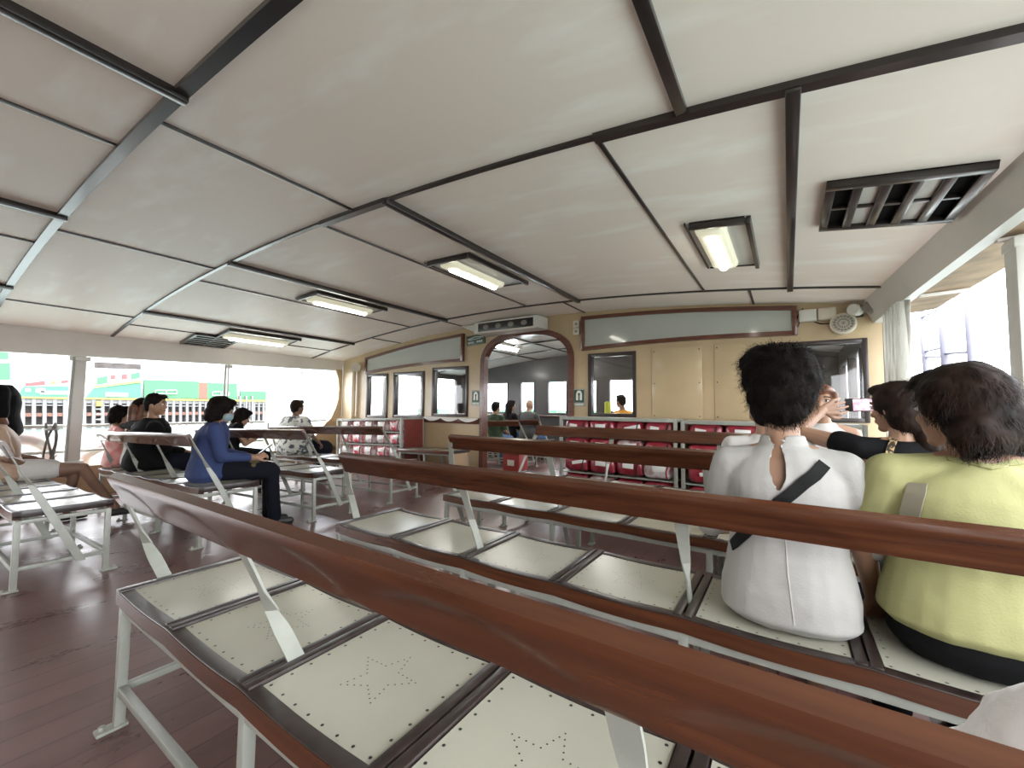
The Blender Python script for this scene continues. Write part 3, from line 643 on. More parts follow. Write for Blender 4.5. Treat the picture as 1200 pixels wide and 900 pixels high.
# ------------------------------------------------------------------ life jacket racks
def rack(x0, x1, y0, y1, h, lab, side=False):
    cx = (x0+x1)/2; t = thing('life_jacket_rack', lab, 'rack', (cx, (y0+y1)/2, deck_z(cx)), 0, 'life jacket racks'); W = x1-x0; Dp = y1-y0
    if cx < -5: t.rotation_euler = (0, -.034, 0)
    for sx in (-1, 1):
        for sy in (-1, 1): MB().box((sx*(W/2-.02), sy*(Dp/2-.02), h/2), (.04, .04, h)).build('post', M['steel'], t, .004)
    mb = MB()
    for sy in (-1, 1): mb.box((0, sy*(Dp/2-.02), h-.02), (W-.08, .035, .04))
    for sx in (-1, 1): mb.box((sx*(W/2-.02), 0, h-.02), (.035, Dp-.08, .04))
    mb.build('top_rail', M['steel'], t, .004)
    MB().box((0, .02, h-.005), (W-.06, Dp-.1, .008)).build('top_sheet', M['white'], t)
    for k in range(4): MB().box((0, 0, .06+k*(h-.08)/4), (W-.05, Dp-.05, .014)).build('shelf', M['steel'], t)
    MB().box((0, Dp/2-.03, h/2), (W-.06, .012, h-.06)).build('back_panel', M['darkred'], t)
    if side: MB().box((W/2-.005, .02, h/2+.03), (.012, Dp-.1, h-.12)).build('side_panel', M['darkred'], t)
    return t, W, Dp, h
def jacket_mesh(seed, W_, D_, H_):
    rg = random.Random(seed); mb = MB(); n, m = 22, 12; vs = []; fs = []
    ph = [rg.uniform(0, 6) for _ in range(8)]
    for i in range(m+1):
        th = PI*i/m
        for j in range(n):
            a = 2*PI*j/n; sg = lambda q, e: math.copysign(abs(q)**e, q)
            x = sg(math.cos(a), .42)*sg(math.sin(th), .45); y = sg(math.sin(a), .42)*sg(math.sin(th), .45); z = sg(math.cos(th), .5)
            k = 1+.05*math.sin(5*a+ph[0])*math.sin(3*th+ph[1])+.03*math.sin(9*a+ph[2]+4*th)+.025*math.sin(13*th+ph[3]+3*a)
            vs.append((x*W_/2*k, y*D_/2*k, z*H_/2*min(k, 1.0)))
    for i in range(m):
        for j in range(n): a = i*n+j; b = i*n+(j+1) % n; fs.append((a, a+n, b+n, b))
    return mb.add(vs, fs)
def ordw(k): return ['first', 'second', 'third', 'fourth', 'fifth', 'sixth', 'seventh'][k]
def fill(rk, cols, where, hazy, grp):
    t, W, Dp, h = rk; rh = (h-.08)/4; cw = (W-.1)/cols; protos = []
    mats = ['pinkred', 'pinkred', 'clearbag', 'pinkred'] if hazy else ['red', 'red', 'clearbag', 'red']
    for s in range(4):
        g = thing('life_jacket', 'x', 'life jacket', (0, 0, -5), 0, grp)
        W_, D_, H_ = cw*.99, Dp-.12, rh*.90
        jacket_mesh(s+(10 if hazy else 0), W_, D_, H_).build('foam_body', M[mats[s]], g, smooth=70)
        MB().box((W_*(-.1+.08*s), -D_/2-.006, H_*.12), (W_*(.30+.09*s), .008, H_*(.2+.08*(s % 3))), Matrix.Rotation(R(9-7*s), 3, 'Y')).build('label_patch', M['whitelab'], g, .002)
        MB().tube([(W_*.3, -D_/2-.004, -H_*.4), (W_*.28, -D_/2-.008, 0), (W_*.34, -D_/2-.004, H_*.36)], .009, 6).build('tie_strap', M['red' if s == 2 else 'black'], g)
        protos.append(g)
    used = set(); rn = random.Random(hash(cols*3+int(hazy)) % 100); colour = ['red life jacket', 'red life jacket', 'cloudy bagged life jacket', 'red life jacket']
    if hazy: colour = ['pinkish bagged life jacket', 'pinkish bagged life jacket', 'cloudy bagged life jacket', 'pinkish bagged life jacket']
    for r_ in range(4):
        for c_ in range(cols):
            s = rn.randrange(4); lx = -W/2+.05+cw*(c_+.5); lz = .067+r_*rh+rh*.45+.002
            p = t.matrix_basis @ V((lx, rn.uniform(-.015, .0), lz)) if False else None
            ry = t.rotation_euler.y; dx = lx*math.cos(ry)+lz*math.sin(ry); dz = -lx*math.sin(ry)+lz*math.cos(ry)
            loc = (t.location.x+dx, t.location.y-.02+rn.uniform(-.02, 0), t.location.z+dz)
            lab = '%s, %s from left, %s row, %s' % (colour[s], ordw(c_), ['bottom', 'third', 'second', 'top'][r_], where)
            o = protos[s] if s not in used else dup(protos[s], loc, (0, ry, 0), lab)
            if s not in used: used.add(s); o.location = loc; o.rotation_euler = (0, ry, 0); o['label'] = lab
    for s in range(4):
        if s not in used:
            for ch in list(protos[s].children): bpy.data.objects.remove(ch)
            bpy.data.objects.remove(protos[s])
fill(rack(-2.60, -1.08, 5.10, 5.54, 1.03, 'white life jacket rack against the wall next to the doorway'), 4, 'rack beside doorway', False, 'life jackets in the rack beside the doorway')
fill(rack(-1.04, .62, 5.10, 5.54, 1.02, 'white life jacket rack against the wall behind the curly haired woman'), 4, 'rack under access panels', False, 'life jackets in the rack under the panels')
fill(rack(-7.42, -5.56, 4.98, 5.52, 1.0, 'life jacket rack under the leftmost windows with dark red side panel', True), 5, 'rack under leftmost windows', True, 'life jackets in the rack under the leftmost windows')

# ------------------------------------------------------------------ forward cabin
F0, F1 = D+.08, 9.7
mb = MB(); mb.sheet(lambda u, v: (-8.4+u*9.3, F0+v*(F1-F0), ceil_z(-8.4+u*9.3)-.02), 60, 1, .06)
o = struct(mb.build('ceiling_cabin', M['ceil2'], smooth=40))
for y in (6.5, 7.5, 8.6): cross_mould(-8.3, .8, y, .03 if y != 7.5 else .06, .045)
for x in (-5.6, -4.46, -3.3, -2.24, -1.1):
    trim(MB().box((x, (F0+F1)/2, ceil_z(x)-.03), (.025, F1-F0, .03)))
wl = [(-8.1, -7.65), (-7.37, -6.56), (-6.17, -5.68), (-5.31, -4.72), (-4.42, -3.9), (-3.62, -3.0), (-2.62, -2.0), (-1.7, -1.0), (-.6, .2)]
outer = [(-8.3, -.16), (.85, -.02)]+[(x, ceil_z(x)+.02) for x in np.linspace(.85, -8.3, 40)]
tri_wall(outer, [[(a, .98), (b, .98), (b, 1.86), (a, 1.86)] for a, b in wl], F1, F1+.08, 'wall_bow', M['cabin'])['kind'] = 'structure'
WN = [len(wins)]
def cwin(o, w2, h, dp=.1):
    mb = MB(); fr = .035
    for bx in (((-w2+fr/2, 0, h/2), (fr, dp, h)), ((w2-fr/2, 0, h/2), (fr, dp, h)), ((0, 0, fr/2), (2*w2-2*fr, dp, fr)), ((0, 0, h-fr/2), (2*w2-2*fr, dp, fr))): mb.box(*bx)
    mb.build('window_frame', M['winframe'], o, .004); MB().box((0, 0, h/2), (2*w2-2*fr, .006, h-2*fr)).build('window_pane', M['glass'], o)
for a, b in wl:
    WN[0] += 1; o = bpy.data.objects.new('window_%d' % WN[0], None); C.objects.link(o); o.location = ((a+b)/2, F1+.04, .98); struct(o); cwin(o, (b-a)/2, .88)
for X0, nm, sgn in ((-8.28, 'wall_cabin_left', -1), (.80, 'wall_cabin_right', 1)):
    ws = [(5.76, 6.85), (6.97, 8.1), (8.22, 9.5)]; zl = deck_z(X0)-.02
    bm = bmesh.new(); ed = []
    for loop in [[(F0-.01, zl), (F1, zl), (F1, ceil_z(X0)), (F0-.01, ceil_z(X0))]]+[[(a, .9), (b, .9), (b, 1.98), (a, 1.98)] for a, b in ws]:
        vs_ = [bm.verts.new((X0, p[0], p[1])) for p in loop]; ed += [bm.edges.new((vs_[i], vs_[(i+1) % len(vs_)])) for i in range(len(vs_))]
    r_ = bmesh.ops.triangle_fill(bm, use_beauty=True, edges=ed); ex = bmesh.ops.extrude_face_region(bm, geom=[g for g in r_['geom'] if isinstance(g, bmesh.types.BMFace)]); bmesh.ops.translate(bm, vec=(.06*sgn, 0, 0), verts=[g for g in ex['geom'] if isinstance(g, bmesh.types.BMVert)])
    bmesh.ops.recalc_face_normals(bm, faces=bm.faces); me = bpy.data.meshes.new(nm); bm.to_mesh(me); bm.free(); me.materials.append(M['cabin']); struct(link(nm, me))
    for a, b in ws:
        WN[0] += 1; o = bpy.data.objects.new('window_%d' % WN[0], None); C.objects.link(o); o.location = (X0+.03*sgn, (a+b)/2, .9); o.rotation_euler = (0, 0, PI/2); struct(o); cwin(o, (b-a)/2, 1.08)
trim(MB().box((-3.7, F1-.10, .93), (9.0, .2, .035)), M['wood'], .006)
cl = thing('ceiling_lamp', 'lit ceiling lamp in the forward cabin seen through the square window', 'ceiling lamp', (-2.9, 8.0, ceil_z(-2.9)-.02), 0, 'forward cabin ceiling lamps')
MB().box((0, 0, -.02), (.22, .9, .04)).build('base_plate', M['white'], cl, .005); MB().tube([(0, -.38, -.06), (0, .38, -.06)], .04, 12).build('tube', M['lamp_c'], cl, smooth=50)
dup(cl, (-5.05, 7.4, ceil_z(-5.05)-.02), (0, 0, 0), 'lit ceiling lamp in the forward cabin seen at the top left of the doorway')
dup(cl, (-6.9, 7.2, ceil_z(-6.9)-.02), (0, math.atan(.0362*-3.6), 0), 'ceiling lamp added to brighten the forward cabin behind the left windows')  # extra lamp, added to brighten the dim cabin
fn_ = thing('ceiling_fan', 'black ceiling fan in the forward cabin seen through the square window', 'fan', (-2.65, 7.3, ceil_z(-2.65)-.1))
MB().tube([(0, 0, -.02), (0, 0, .08)], .07, 16).build('motor', M['black'], fn_)
for k in range(3):
    a = 2*PI*k/3+.4; MB().bar((.06*math.cos(a), .06*math.sin(a), -.01), (.34*math.cos(a), .34*math.sin(a), -.01), .09, .008).build('blade', M['black'], fn_)
v = thing('deck_post', 'yellow-green post standing in the forward cabin behind the square window', 'post', (-2.46, 6.55, 0))
MB().tube([(0, 0, .02), (0, 0, 1.24)], .05, 16).build('shaft', M['hivis'], v, smooth=50); MB().tube([(0, 0, 0), (0, 0, .025)], .10, 20).build('foot', M['grey'], v); MB().ell((0, 0, 1.24), (.052, .052, .02)).build('post_cap', M['hivis'], v, smooth=60)
bx = thing('red_box', 'red crate on the deck just inside the doorway', 'crate', (-4.05, 6.25, 0)); MB().box((0, 0, .16), (.34, .3, .32)).build('body', M['pred'], bx, .012); MB().box((0, 0, .33), (.36, .32, .025)).build('lid', M['darkred'], bx, .008); MB().box((0, -.152, .18), (.14, .006, .1)).build('label_plate', M['whitelab'], bx)

# ------------------------------------------------------------------ the harbour outside
def at(px, py, X):
    d = fw*FPX+rt*(px-600)+up*(450-py); k = X/d.x; return V((X, d.y*k, EYE+d.z*k))
sea = MB().sheet(lambda u, v: (-300+600*u, -120+520*v, -2.8), 2, 2, .05); tag(sea.build('harbour_water', M['sea']), 'green harbour water beyond the left rail', 'water', None, 'stuff')
PX = -90.
pier = thing('ferry_pier', 'green and white ferry pier with grey fender piles across the water', 'pier', (PX, 28, -2.7))
def pl(quad, m, name, th=.4, off=0):        # a panel of the pier front: four points of its outline, real thickness
    q = [at(x, y, PX-off)-pier.location for x, y in quad]; mb = MB(); mb.add(q+[p-V((th, 0, 0)) for p in q], [(0, 1, 2, 3), (7, 6, 5, 4), (0, 4, 5, 1), (1, 5, 6, 2), (2, 6, 7, 3), (3, 7, 4, 0)]); return mb.build(name, M[m], pier)
pl([(-60, 400), (166, 415), (166, 470), (-60, 470)], 'pwhite', 'upper_wall', 1, 1.5)
pl([(166, 395), (318, 430), (318, 471), (166, 470)], 'pwhite', 'upper_wall', 1, 1.2)
pl([(-60, 430), (12, 425), (12, 445), (-60, 445)], 'pgreen', 'green_panel', .4, .6); pl([(0, 411), (10, 412), (10, 421), (0, 421)], 'pgreen', 'green_panel', .4, .6)
pl([(28, 453), (88, 453), (88, 466), (20, 465)], 'pteal', 'green_band'); pl([(101, 455), (110, 455), (165, 448), (165, 466), (101, 466)][1:], 'pteal', 'green_band')
pl([(169, 445), (233, 447), (233, 467), (169, 466)], 'pgreen', 'green_panel'); pl([(243, 448.5), (278, 449.5), (278, 468), (243, 467.5)], 'pgreen', 'green_panel'); pl([(282, 458), (317, 459), (317, 469), (282, 468.5)], 'pgreen', 'green_panel')
pl([(233, 448), (243, 448.5), (243, 467.5), (233, 467)], 'prust', 'gap')
pl([(28, 449), (88, 441), (88, 452), (28, 453)], 'pwhite', 'poster_strip', .3, -.1)
for q, m in (([(30, 449), (53, 446), (53, 451.5), (30, 452.5)], 'pred'), ([(60, 447), (66, 446), (66, 450), (60, 451)], 'porange'), ([(72, 446), (80, 445), (80, 448.5), (72, 449.5)], 'pred'), ([(86, 441), (87.5, 441), (87.5, 453), (86, 453)], 'pgreen'),
             ([(114, 443), (126, 440), (126, 449), (114, 451)], 'pgreen'), ([(130, 440), (135, 439), (135, 444), (130, 445)], 'pred'), ([(143, 439), (149, 438), (149, 444), (143, 445)], 'pred'), ([(154, 438), (164, 436), (164, 443), (154, 445)], 'pgreen')):
    pl(q, m, 'poster', .3, -.25)
pl([(110, 452.5), (165, 446), (165, 448), (110, 454.5)], 'pyellow', 'yellow_beam', .3, -.2)
pl([(111, 424), (165, 427), (165, 433), (111, 431)], 'pdark', 'window_band', .3, -.1)
for y0 in (423, 427, 432): pl([(29, y0), (87, y0+1.5), (87, y0+2.3), (29, y0+.8)], 'pred', 'red_line', .2, -.1)
for q in ([(30, 455), (36, 455), (36, 459), (30, 459)], [(42, 455), (53, 455), (53, 460), (42, 460)], [(47, 458), (79, 458.5), (79, 462), (47, 462)], [(124, 460), (150, 460.5), (150, 465), (124, 464.5)]): pl(q, 'pwhite', 'notice', .2, -.15)
for x0, x1, y0 in ((182, 208, 457), (249, 269, 459)):
    for a, b, c, d in ((x0, x1, y0, y0+.7), (x0, x1, y0+4, y0+4.7), (x0, x0+.7, y0, y0+4.7), (x1-.7, x1, y0, y0+4.7), ((x0+x1)/2, (x0+x1)/2+.7, y0, y0+5)): pl([(a, c), (b, c), (b, d), (a, d)], 'pwhite', 'railing', .2, -.3)
pl([(20, 464.8), (330, 469.2), (330, 471), (20, 466.8)], 'pyellow', 'yellow_kerb', .3, -.35)
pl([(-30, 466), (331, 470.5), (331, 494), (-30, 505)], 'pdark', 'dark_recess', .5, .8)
pl([(-30, 484.5), (331, 482), (331, 485), (-30, 489)], 'prust', 'waling', .3, -.05); pl([(-30, 467), (331, 470.5), (331, 474), (-30, 472)], 'pgrey', 'waling', .3, -.05); pl([(-30, 473.5), (331, 476), (331, 477), (-30, 475)], 'pgrey', 'waling', .3, -.1)
x = -16.
k = 0
while x < 329:
    wd = 5.2-3.4*max(0, x)/329; pl([(x, 467+.011*x), (x+wd, 467+.011*x), (x+wd, 505-.031*x), (x, 505-.031*x)], 'pgrey', 'fender_pile', .6, -.2); x += 13.6-9*max(0, x)/329; k += 1
for a in (281, 288, 295): pl([(a, 464), (a+2, 464), (a+2, 497), (a, 497)], 'pgrey', 'fender_pile', .6, -.4)
pl([(113, 470), (120, 470), (120, 476), (113, 476)], 'pyellow', 'ladder_plate', .2, -.6)
for yy in (479, 485, 491, 497): pl([(113, yy), (120, yy), (120, yy+.9), (113, yy+.9)], 'pwhite', 'ladder_rung', .2, -.6)
# far buildings
def tower(x, y, wx, wy, h, m, lab, m2='bldb'):
    t = thing('distant_building', lab, 'building', (x, y, -2.7), 0, None)
    MB().box((0, 0, h/2), (wx, wy, h)).build('block', M[m], t)
    mb = MB(); n = max(3, int(h/4))
    for k in range(n): mb.box((0, 0, 2+k*h/n), (wx+.3, wy+.3, h/n*.35))
    mb.build('window_band', M[m2], t)
tower(-140, 92, 20, 14, 18, 'bldw', 'distant pale block with blue glass beyond the right end of the pier'); tower(-175, 170, 18, 18, 11, 'bld', 'distant low pale building seen through the left curtain', 'bldw')
tower(-118, 150, 24, 10, 15, 'bldw', 'distant white building seen through the doorway cabin windows', 'bld'); tower(-92, 165, 14, 10, 22, 'bld', 'distant blue glass building seen over the bald man'); tower(-70, 175, 20, 10, 14, 'bldw', 'distant white building seen right of the bald man', 'bld')
tower(-40, 200, 16, 10, 24, 'bldw', 'distant pale blue building seen through the square window'); tower(-3, 190, 12, 10, 40, 'bldw', 'distant pale tower seen through the right corner window')
gr_ = MB().box((-100, 150, -1.4), (110, 3, 2.6)); tag(gr_.build('quay_wall', M['pgreen']), 'green quay far off behind the cabin windows', 'quay')
# white ladder frame outside on the right
ml = thing('ladder_frame', 'pale lavender tubular ladder frame outside the right side opening', 'ladder', (1.55, 6.6, .0))
def lq(px, py): return at(px, py, 1.55)-V((1.55, 6.6, 0))
for xt, yt, xb, yb, rr in ((1077, 345, 1087, 445, .036), (1101, 335, 1110, 445, .042), (1131, 320, 1140, 445, .03)):
    a, b = lq(xt, yt), lq(xb, yb); d = (b-a); a2 = a-d*.5; b2 = a+d*((-2.75-a.z)/d.z); MB().tube([a2, b2], rr, 10).build('upright', M['mast'], ml, smooth=60)
for a, b, rr in (((1079, 359), (1101, 361), .014), ((1079, 372), (1101, 362), .018), ((1103, 347), (1131, 349), .018), ((1083, 412), (1105, 407), .016), ((1083, 418), (1106, 418), .016), ((1108, 414), (1137, 412), .018), ((1088, 470), (1112, 466), .016), ((1112, 478), (1142, 476), .018)):
    MB().tube([lq(*a), lq(*b)], rr, 8).build('rung', M['mast'], ml, smooth=60)

# ------------------------------------------------------------------ people
from mathutils.bvhtree import BVHTree
def remesh(mb, voxel, mats, smooth=4, wrinkle=0, wsize=.12):
    me = bpy.data.meshes.new('tmp'); me.from_pydata(mb.v, [], mb.f)
    bm = bmesh.new(); bm.from_mesh(me); bmesh.ops.recalc_face_normals(bm, faces=bm.faces); bm.to_mesh(me); bm.free()
    o = bpy.data.objects.new('tmp', me); C.objects.link(o)
    m = o.modifiers.new('r', 'REMESH'); m.mode = 'VOXEL'; m.voxel_size = voxel
    if smooth: s = o.modifiers.new('s', 'SMOOTH'); s.factor = .5; s.iterations = smooth
    if wrinkle:
        tx = bpy.data.textures.new('folds', 'CLOUDS'); tx.noise_scale = wsize; tx.noise_depth = 2
        d = o.modifiers.new('d', 'DISPLACE'); d.texture = tx; d.strength = wrinkle; d.mid_level = .5
    dg = bpy.context.evaluated_depsgraph_get(); dg.update()
    r = bpy.data.meshes.new_from_object(o.evaluated_get(dg)); bpy.data.objects.remove(o); bpy.data.meshes.remove(me)
    r.materials.clear()
    for x in (mats if isinstance(mats, list) else [mats]): r.materials.append(x)
    r.polygons.foreach_set('use_smooth', [True]*len(r.polygons)); r.polygons.foreach_set('material_index', [0]*len(r.polygons)); return r
def hand(mb, w, d, nrm, side, curl=.5, s=1.0, spread=1.0):
    d = V(d).normalized(); nrm = V(nrm); nrm = (nrm-d*nrm.dot(d)).normalized(); lat = d.cross(nrm)*side; w = V(w)
    for k, (off, ln) in enumerate(((.032, .064), (.0108, .074), (-.0108, .070), (-.031, .054))):
        b0_ = w+lat*off*.55*s+d*.015*s; kn = w+d*(.088-.004*abs(k-1))*s+lat*off*s*spread-nrm*.002
        mb.cap(b0_, .0135*s, kn, .0115*s, 8); p = kn; dd = d.copy()
        for q, f in enumerate((.42, .32, .26)):
            dd = (Matrix.Rotation(-curl*(1 if q else .8), 3, d.cross(nrm)) @ dd) if False else (dd*math.cos(curl)+nrm*math.sin(curl)*1.0).normalized() if q == 0 else (dd*math.cos(curl)+(nrm-dd*nrm.dot(dd)).normalized()*math.sin(curl)).normalized() if (nrm-dd*nrm.dot(dd)).length > .15 else (dd*math.cos(curl)-d*math.sin(curl)).normalized()
            e = p+dd*ln*f*s*1.15; mb.cap(p, (.0094-.0008*q)*s, e, (.0086-.0008*q)*s, 8); p = e
    t0 = w+d*.022*s+lat*.022*s; t1 = t0+(d*.6+lat*.75+nrm*.25).normalized()*.042*s; t2 = t1+(d*.85+lat*.35+nrm*.4*(.4+curl)).normalized()*.034*s; t3 = t2+(d*.9+nrm*.5*curl).normalized()*.026*s
    mb.cap(t0, .0145*s, t1, .0125*s, 8).cap(t1, .0122*s, t2, .0105*s, 8).cap(t2, .0104*s, t3, .0085*s, 8)
TOR = [(0.0, .150, .105), (.05, .185, .135), (.13, .182, .130), (.25, .150, .108), (.37, .165, .115), (.46, .178, .105), (.52, .140, .085), (.555, .085, .066), (.58, .060, .056)]
class Person: pass
def human(label, loc, rotz, s=1.0, lean=0, bulk=1.0, J=None, head=(0, 0, 0), top=('white', .6), low=('navy', 2), skin='skin', hair=('short', 'hair', 0), vox=.009, tor=None, group=None, face=True, wr=.012, curl=.5, hands=None, seat=.475, slump=0, skirt=False, shoes=True, cvox=None, hs=1.0):
    P = Person(); t = thing('person', label, 'person', loc, rotz, group); P.t = t
    S = seat; J = dict(J or {}); ln = math.tan(lean)
    def sp(h): return V((0, ln*h*s+slump*max(0, h-.25)**2*4, S+h*s))
    def dj(k, v): J.setdefault(k, V(v)); J[k] = V(J[k])
    sh = .165*bulk
    dj('neck', sp(.57)); dj('head', sp(.72)+V((0, .035+slump*.25, 0)))
    q = sp(.505)
    for k, sx in (('R', 1), ('L', -1)):
        dj('sh'+k, (sx*sh, q.y, q.z)); dj('el'+k, (sx*(sh+.055), q.y+.06, S+.25*s)); dj('wr'+k, (sx*.11, q.y+.28, S+.20*s))
        dj('hp'+k, (sx*.085, .03, S+.095)); dj('kn'+k, (sx*.10, .44, S+.055)); dj('an'+k, (sx*.10, .43, .085))
    P.J = J
    rings0 = tor or TOR
    def torso(mb, k, top_cut=9):
        rr = []
        for h, wx, wy in rings0:
            if h > top_cut: break
            c = sp(h); rr.append([(c.x+(wx*bulk+k)*math.copysign(abs(math.cos(a))**.85, math.cos(a)), c.y+(wy*bulk+k)*math.copysign(abs(math.sin(a))**.9, math.sin(a)), c.z) for a in [2*PI*i/24 for i in range(24)]])
        mb.loft(rr)
    ey, ep, er = head; Hm = Matrix.Rotation(ey, 3, 'Z') @ Matrix.Rotation(ep, 3, 'X') @ Matrix.Rotation(er, 3, 'Y'); hc = J['head']; P.Hm = Hm; P.hc = hc
    def H(x, y, z): return hc+Hm @ V((x*hs, y*hs, z*hs))
    P.H = H
    b = MB(); torso(b, -.016)
    b.cap(J['neck']-V((0, 0, .03)), .054*hs, H(0, -.018, -.07), .050*hs)
    b.ell(hc, (.072*hs, .092*hs, .106*hs), Hm, 20, 14).ell(H(0, .026, -.052), (.057*hs, .066*hs, .070*hs), Hm, 18, 12).ell(H(0, .066, -.103), (.027*hs, .022*hs, .019*hs), Hm)
    b.cap(H(0, .086, -.004), .008*hs, H(0, .105, -.036), .0125*hs, 8); b.ell(H(0, .082, .022), (.05*hs, .012*hs, .012*hs), Hm)
    for sx in (1, -1): b.ell(H(sx*.074, -.006, -.022), (.010*hs, .020*hs, .031*hs), Hm); b.ell(H(sx*.036, .066, -.035), (.02*hs, .02*hs, .02*hs), Hm)
    for k in 'RL':
        b.cap(J['neck']-V((0, 0, .02)), .05, J['sh'+k], .046); b.cap(J['sh'+k], .047*bulk**.5, J['el'+k], .036); b.cap(J['el'+k], .036, J['wr'+k], .025)
        hd = (hands or {}).get(k, {}); w = J['wr'+k]; d = hd.get('d', (w-J['el'+k])); sd = 1 if k == 'R' else -1
        hand(b, w, d, hd.get('n', (-.4*sd, 0, -1)), hd.get('side', -sd), hd.get('curl', curl), .92, hd.get('spread', 1.0))
        b.cap(J['hp'+k], .078*bulk, J['kn'+k], .052); b.cap(J['kn'+k], .048, (J['kn'+k]*.62+J['an'+k]*.38)+V((0, -.012, 0)), .046).cap(J['kn'+k]*.62+J['an'+k]*.38+V((0, -.012, 0)), .046, J['an'+k], .034)
        b.cap(J['an'+k]+V((0, -.02, -.045)), .032, J['an'+k]+V((0, .12, -.055)), .026)
    P.body = link('body', remesh(b, vox, M[skin], 3), t)
    # upper garment
    c = MB(); torso(c, .006); slv = top[1]
    for k in 'RL':
        if slv > 0:
            c.cap(J['neck']-V((0, 0, .035)), .052, J['sh'+k], .058*bulk**.5)
            u = min(1, slv); e = J['sh'+k].lerp(J['el'+k], u); c.cap(J['sh'+k], .060*bulk**.5, e, .060*bulk**.5-.012*u+(.008 if slv < .9 else 0))
            if slv > 1: c.cap(J['el'+k], .048, J['el'+k].lerp(J['wr'+k], slv-1), .040-.004*(slv-1))
    P.shirt = link('top', remesh(c, cvox or max(.009, vox), M[top[0]], 5, wr), t)
    if low:
        g = MB(); r0_ = [(h, wx, wy) for h, wx, wy in TOR if h < .16]; rr = []
        for h, wx, wy in r0_: cc = sp(h); rr.append([(cc.x+(wx*bulk+.0)*math.cos(a), cc.y+(wy*bulk+.0)*math.sin(a), cc.z+.003) for a in [2*PI*i/20 for i in range(20)]])
        g.loft(rr)
        for k in 'RL':
            g.cap(J['hp'+k], .088*bulk, J['hp'+k].lerp(J['kn'+k], min(1, low[1])), .088*bulk-.026*min(1, low[1]))
            if low[1] > 1: g.cap(J['kn'+k], .064, J['kn'+k].lerp(J['an'+k], low[1]-1)+V((0, -.008, 0)), .060)
        if skirt:
            g.cap((J['hpR']+J['hpL'])/2, .12, (J['knR']+J['knL'])/2, .10); g.cap(J['knR'], .07, J['knL'], .07)
        P.low = link('skirt' if skirt else 'trousers', remesh(g, .012, M[low[0]], 4, wr*.7), t)
    if shoes:
        for k in 'RL':
            f = MB(); a = J['an'+k]; f.cap(a+V((0, -.03, -.045)), .042, a+V((0, .13, -.052)), .034); link('shoe', remesh(f, .010, M['shoe'], 3), t)
    if face:
        for sx in (1, -1):
            e = MB().ell(H(sx*.030, .0815, -.002), (.0155*hs, .010*hs, .0075*hs), Hm); eo = e.build('eye', M['eye_w'], t, smooth=80)
            MB().ell(H(sx*.030, .0885, -.002), (.0068*hs, .005*hs, .0068*hs), Hm).build('iris', M['eye_k'], eo, smooth=80)
            MB().tube([H(sx*.030+x, .090-abs(x+sx*.0)*.35, .0065+.002-abs(x)*.15) for x in (-.018, -.008, .004, .017)], .0022*hs, 6).build('eyelash', M['eye_k'], eo)
            MB().tube([H(sx*(.014+.012*i), .0935-.0035*i*i*.5, .0235+.003*math.sin(i)) for i in range(4)], .0035*hs, 6).build('eyebrow', M['hair'], t)
        MB().ell(H(0, .0895, -.0665), (.022*hs, .008*hs, .005*hs), Hm).ell(H(0, .0885, -.0745), (.018*hs, .008*hs, .006*hs), Hm).build('lips', M['lip'], t, smooth=80)
    st, hm, ns = hair
    if st:
        h = MB(); E = lambda c_, r_: h.ell(H(*c_), tuple(x*hs for x in r_), Hm, 18, 12)
        if st == 'short': E((0, -.016, .022), (.083, .098, .102)); E((0, -.055, -.03), (.066, .05, .06)); E((0, .05, .082), (.06, .05, .03))
        elif st == 'curly':
            E((0, -.02, .035), (.118, .122, .112)); E((0, -.035, -.03), (.106, .10, .09)); E((0, -.06, -.085), (.078, .058, .055)); E((0, .06, .09), (.085, .06, .045)); E((-.05, -.01, .085), (.07, .08, .06))
        elif st == 'bob':
            E((0, -.014, .022), (.091, .102, .104)); E((0, -.045, -.04), (.104, .078, .10)); E((0, .05, .085), (.06, .05, .03))
            for sx in (1, -1): h.cap(H(sx*.088, .012, .03), .022*hs, H(sx*.094, .0, -.09), .026*hs)
        elif st == 'fullbob':
            E((0, -.02, .03), (.112, .112, .106)); E((0, -.04, -.045), (.124, .092, .092)); E((0, .05, .085), (.07, .055, .035)); E((.055, -.05, -.09), (.066, .062, .05)); E((-.04, -.055, -.085), (.075, .062, .05))
        elif st == 'lob':
            E((0, -.014, .022), (.091, .102, .104)); E((0, -.045, -.04), (.100, .078, .10)); E((0, .05, .085), (.06, .05, .03))
            for x in (.015, .06): h.cap(H(x, -.085, -.02), .05*hs, H(x*1.2, -.09, -.20), .04*hs)
        elif st == 'wavybob':
            E((.008, -.025, .03), (.110, .110, .106)); E((.03, -.05, -.04), (.112, .088, .088)); E((0, .05, .085), (.07, .055, .035)); E((.065, -.05, -.085), (.062, .062, .05)); E((-.03, -.075, -.085), (.066, .048, .05)); E((-.075, -.03, .03), (.04, .06, .06)); E((0, -.085, -.07), (.088, .05, .062))
        elif st in ('long', 'longside'):
            E((0, -.014, .022), (.089, .102, .104)); E((0, .05, .085), (.06, .05, .03))
            for sx in (1, -1): h.cap(H(sx*.082, .0, .02), .026*hs, H(sx*.092, -.02, -.16), .03*hs)
            for x in (-.06, 0, .06): h.cap(H(x, -.08, 0), .05*hs, H(x*1.3, -.085, -.26), .042*hs)
        elif st == 'pony':
            E((0, -.014, .020), (.085, .102, .104)); E((0, .05, .082), (.058, .05, .03)); h.cap(H(0, -.09, .03), .045*hs, H(.01, -.13, -.06), .05*hs); h.cap(H(.01, -.13, -.06), .05*hs, H(.03, -.11, -.24), .035*hs)
        elif st == 'fringe':
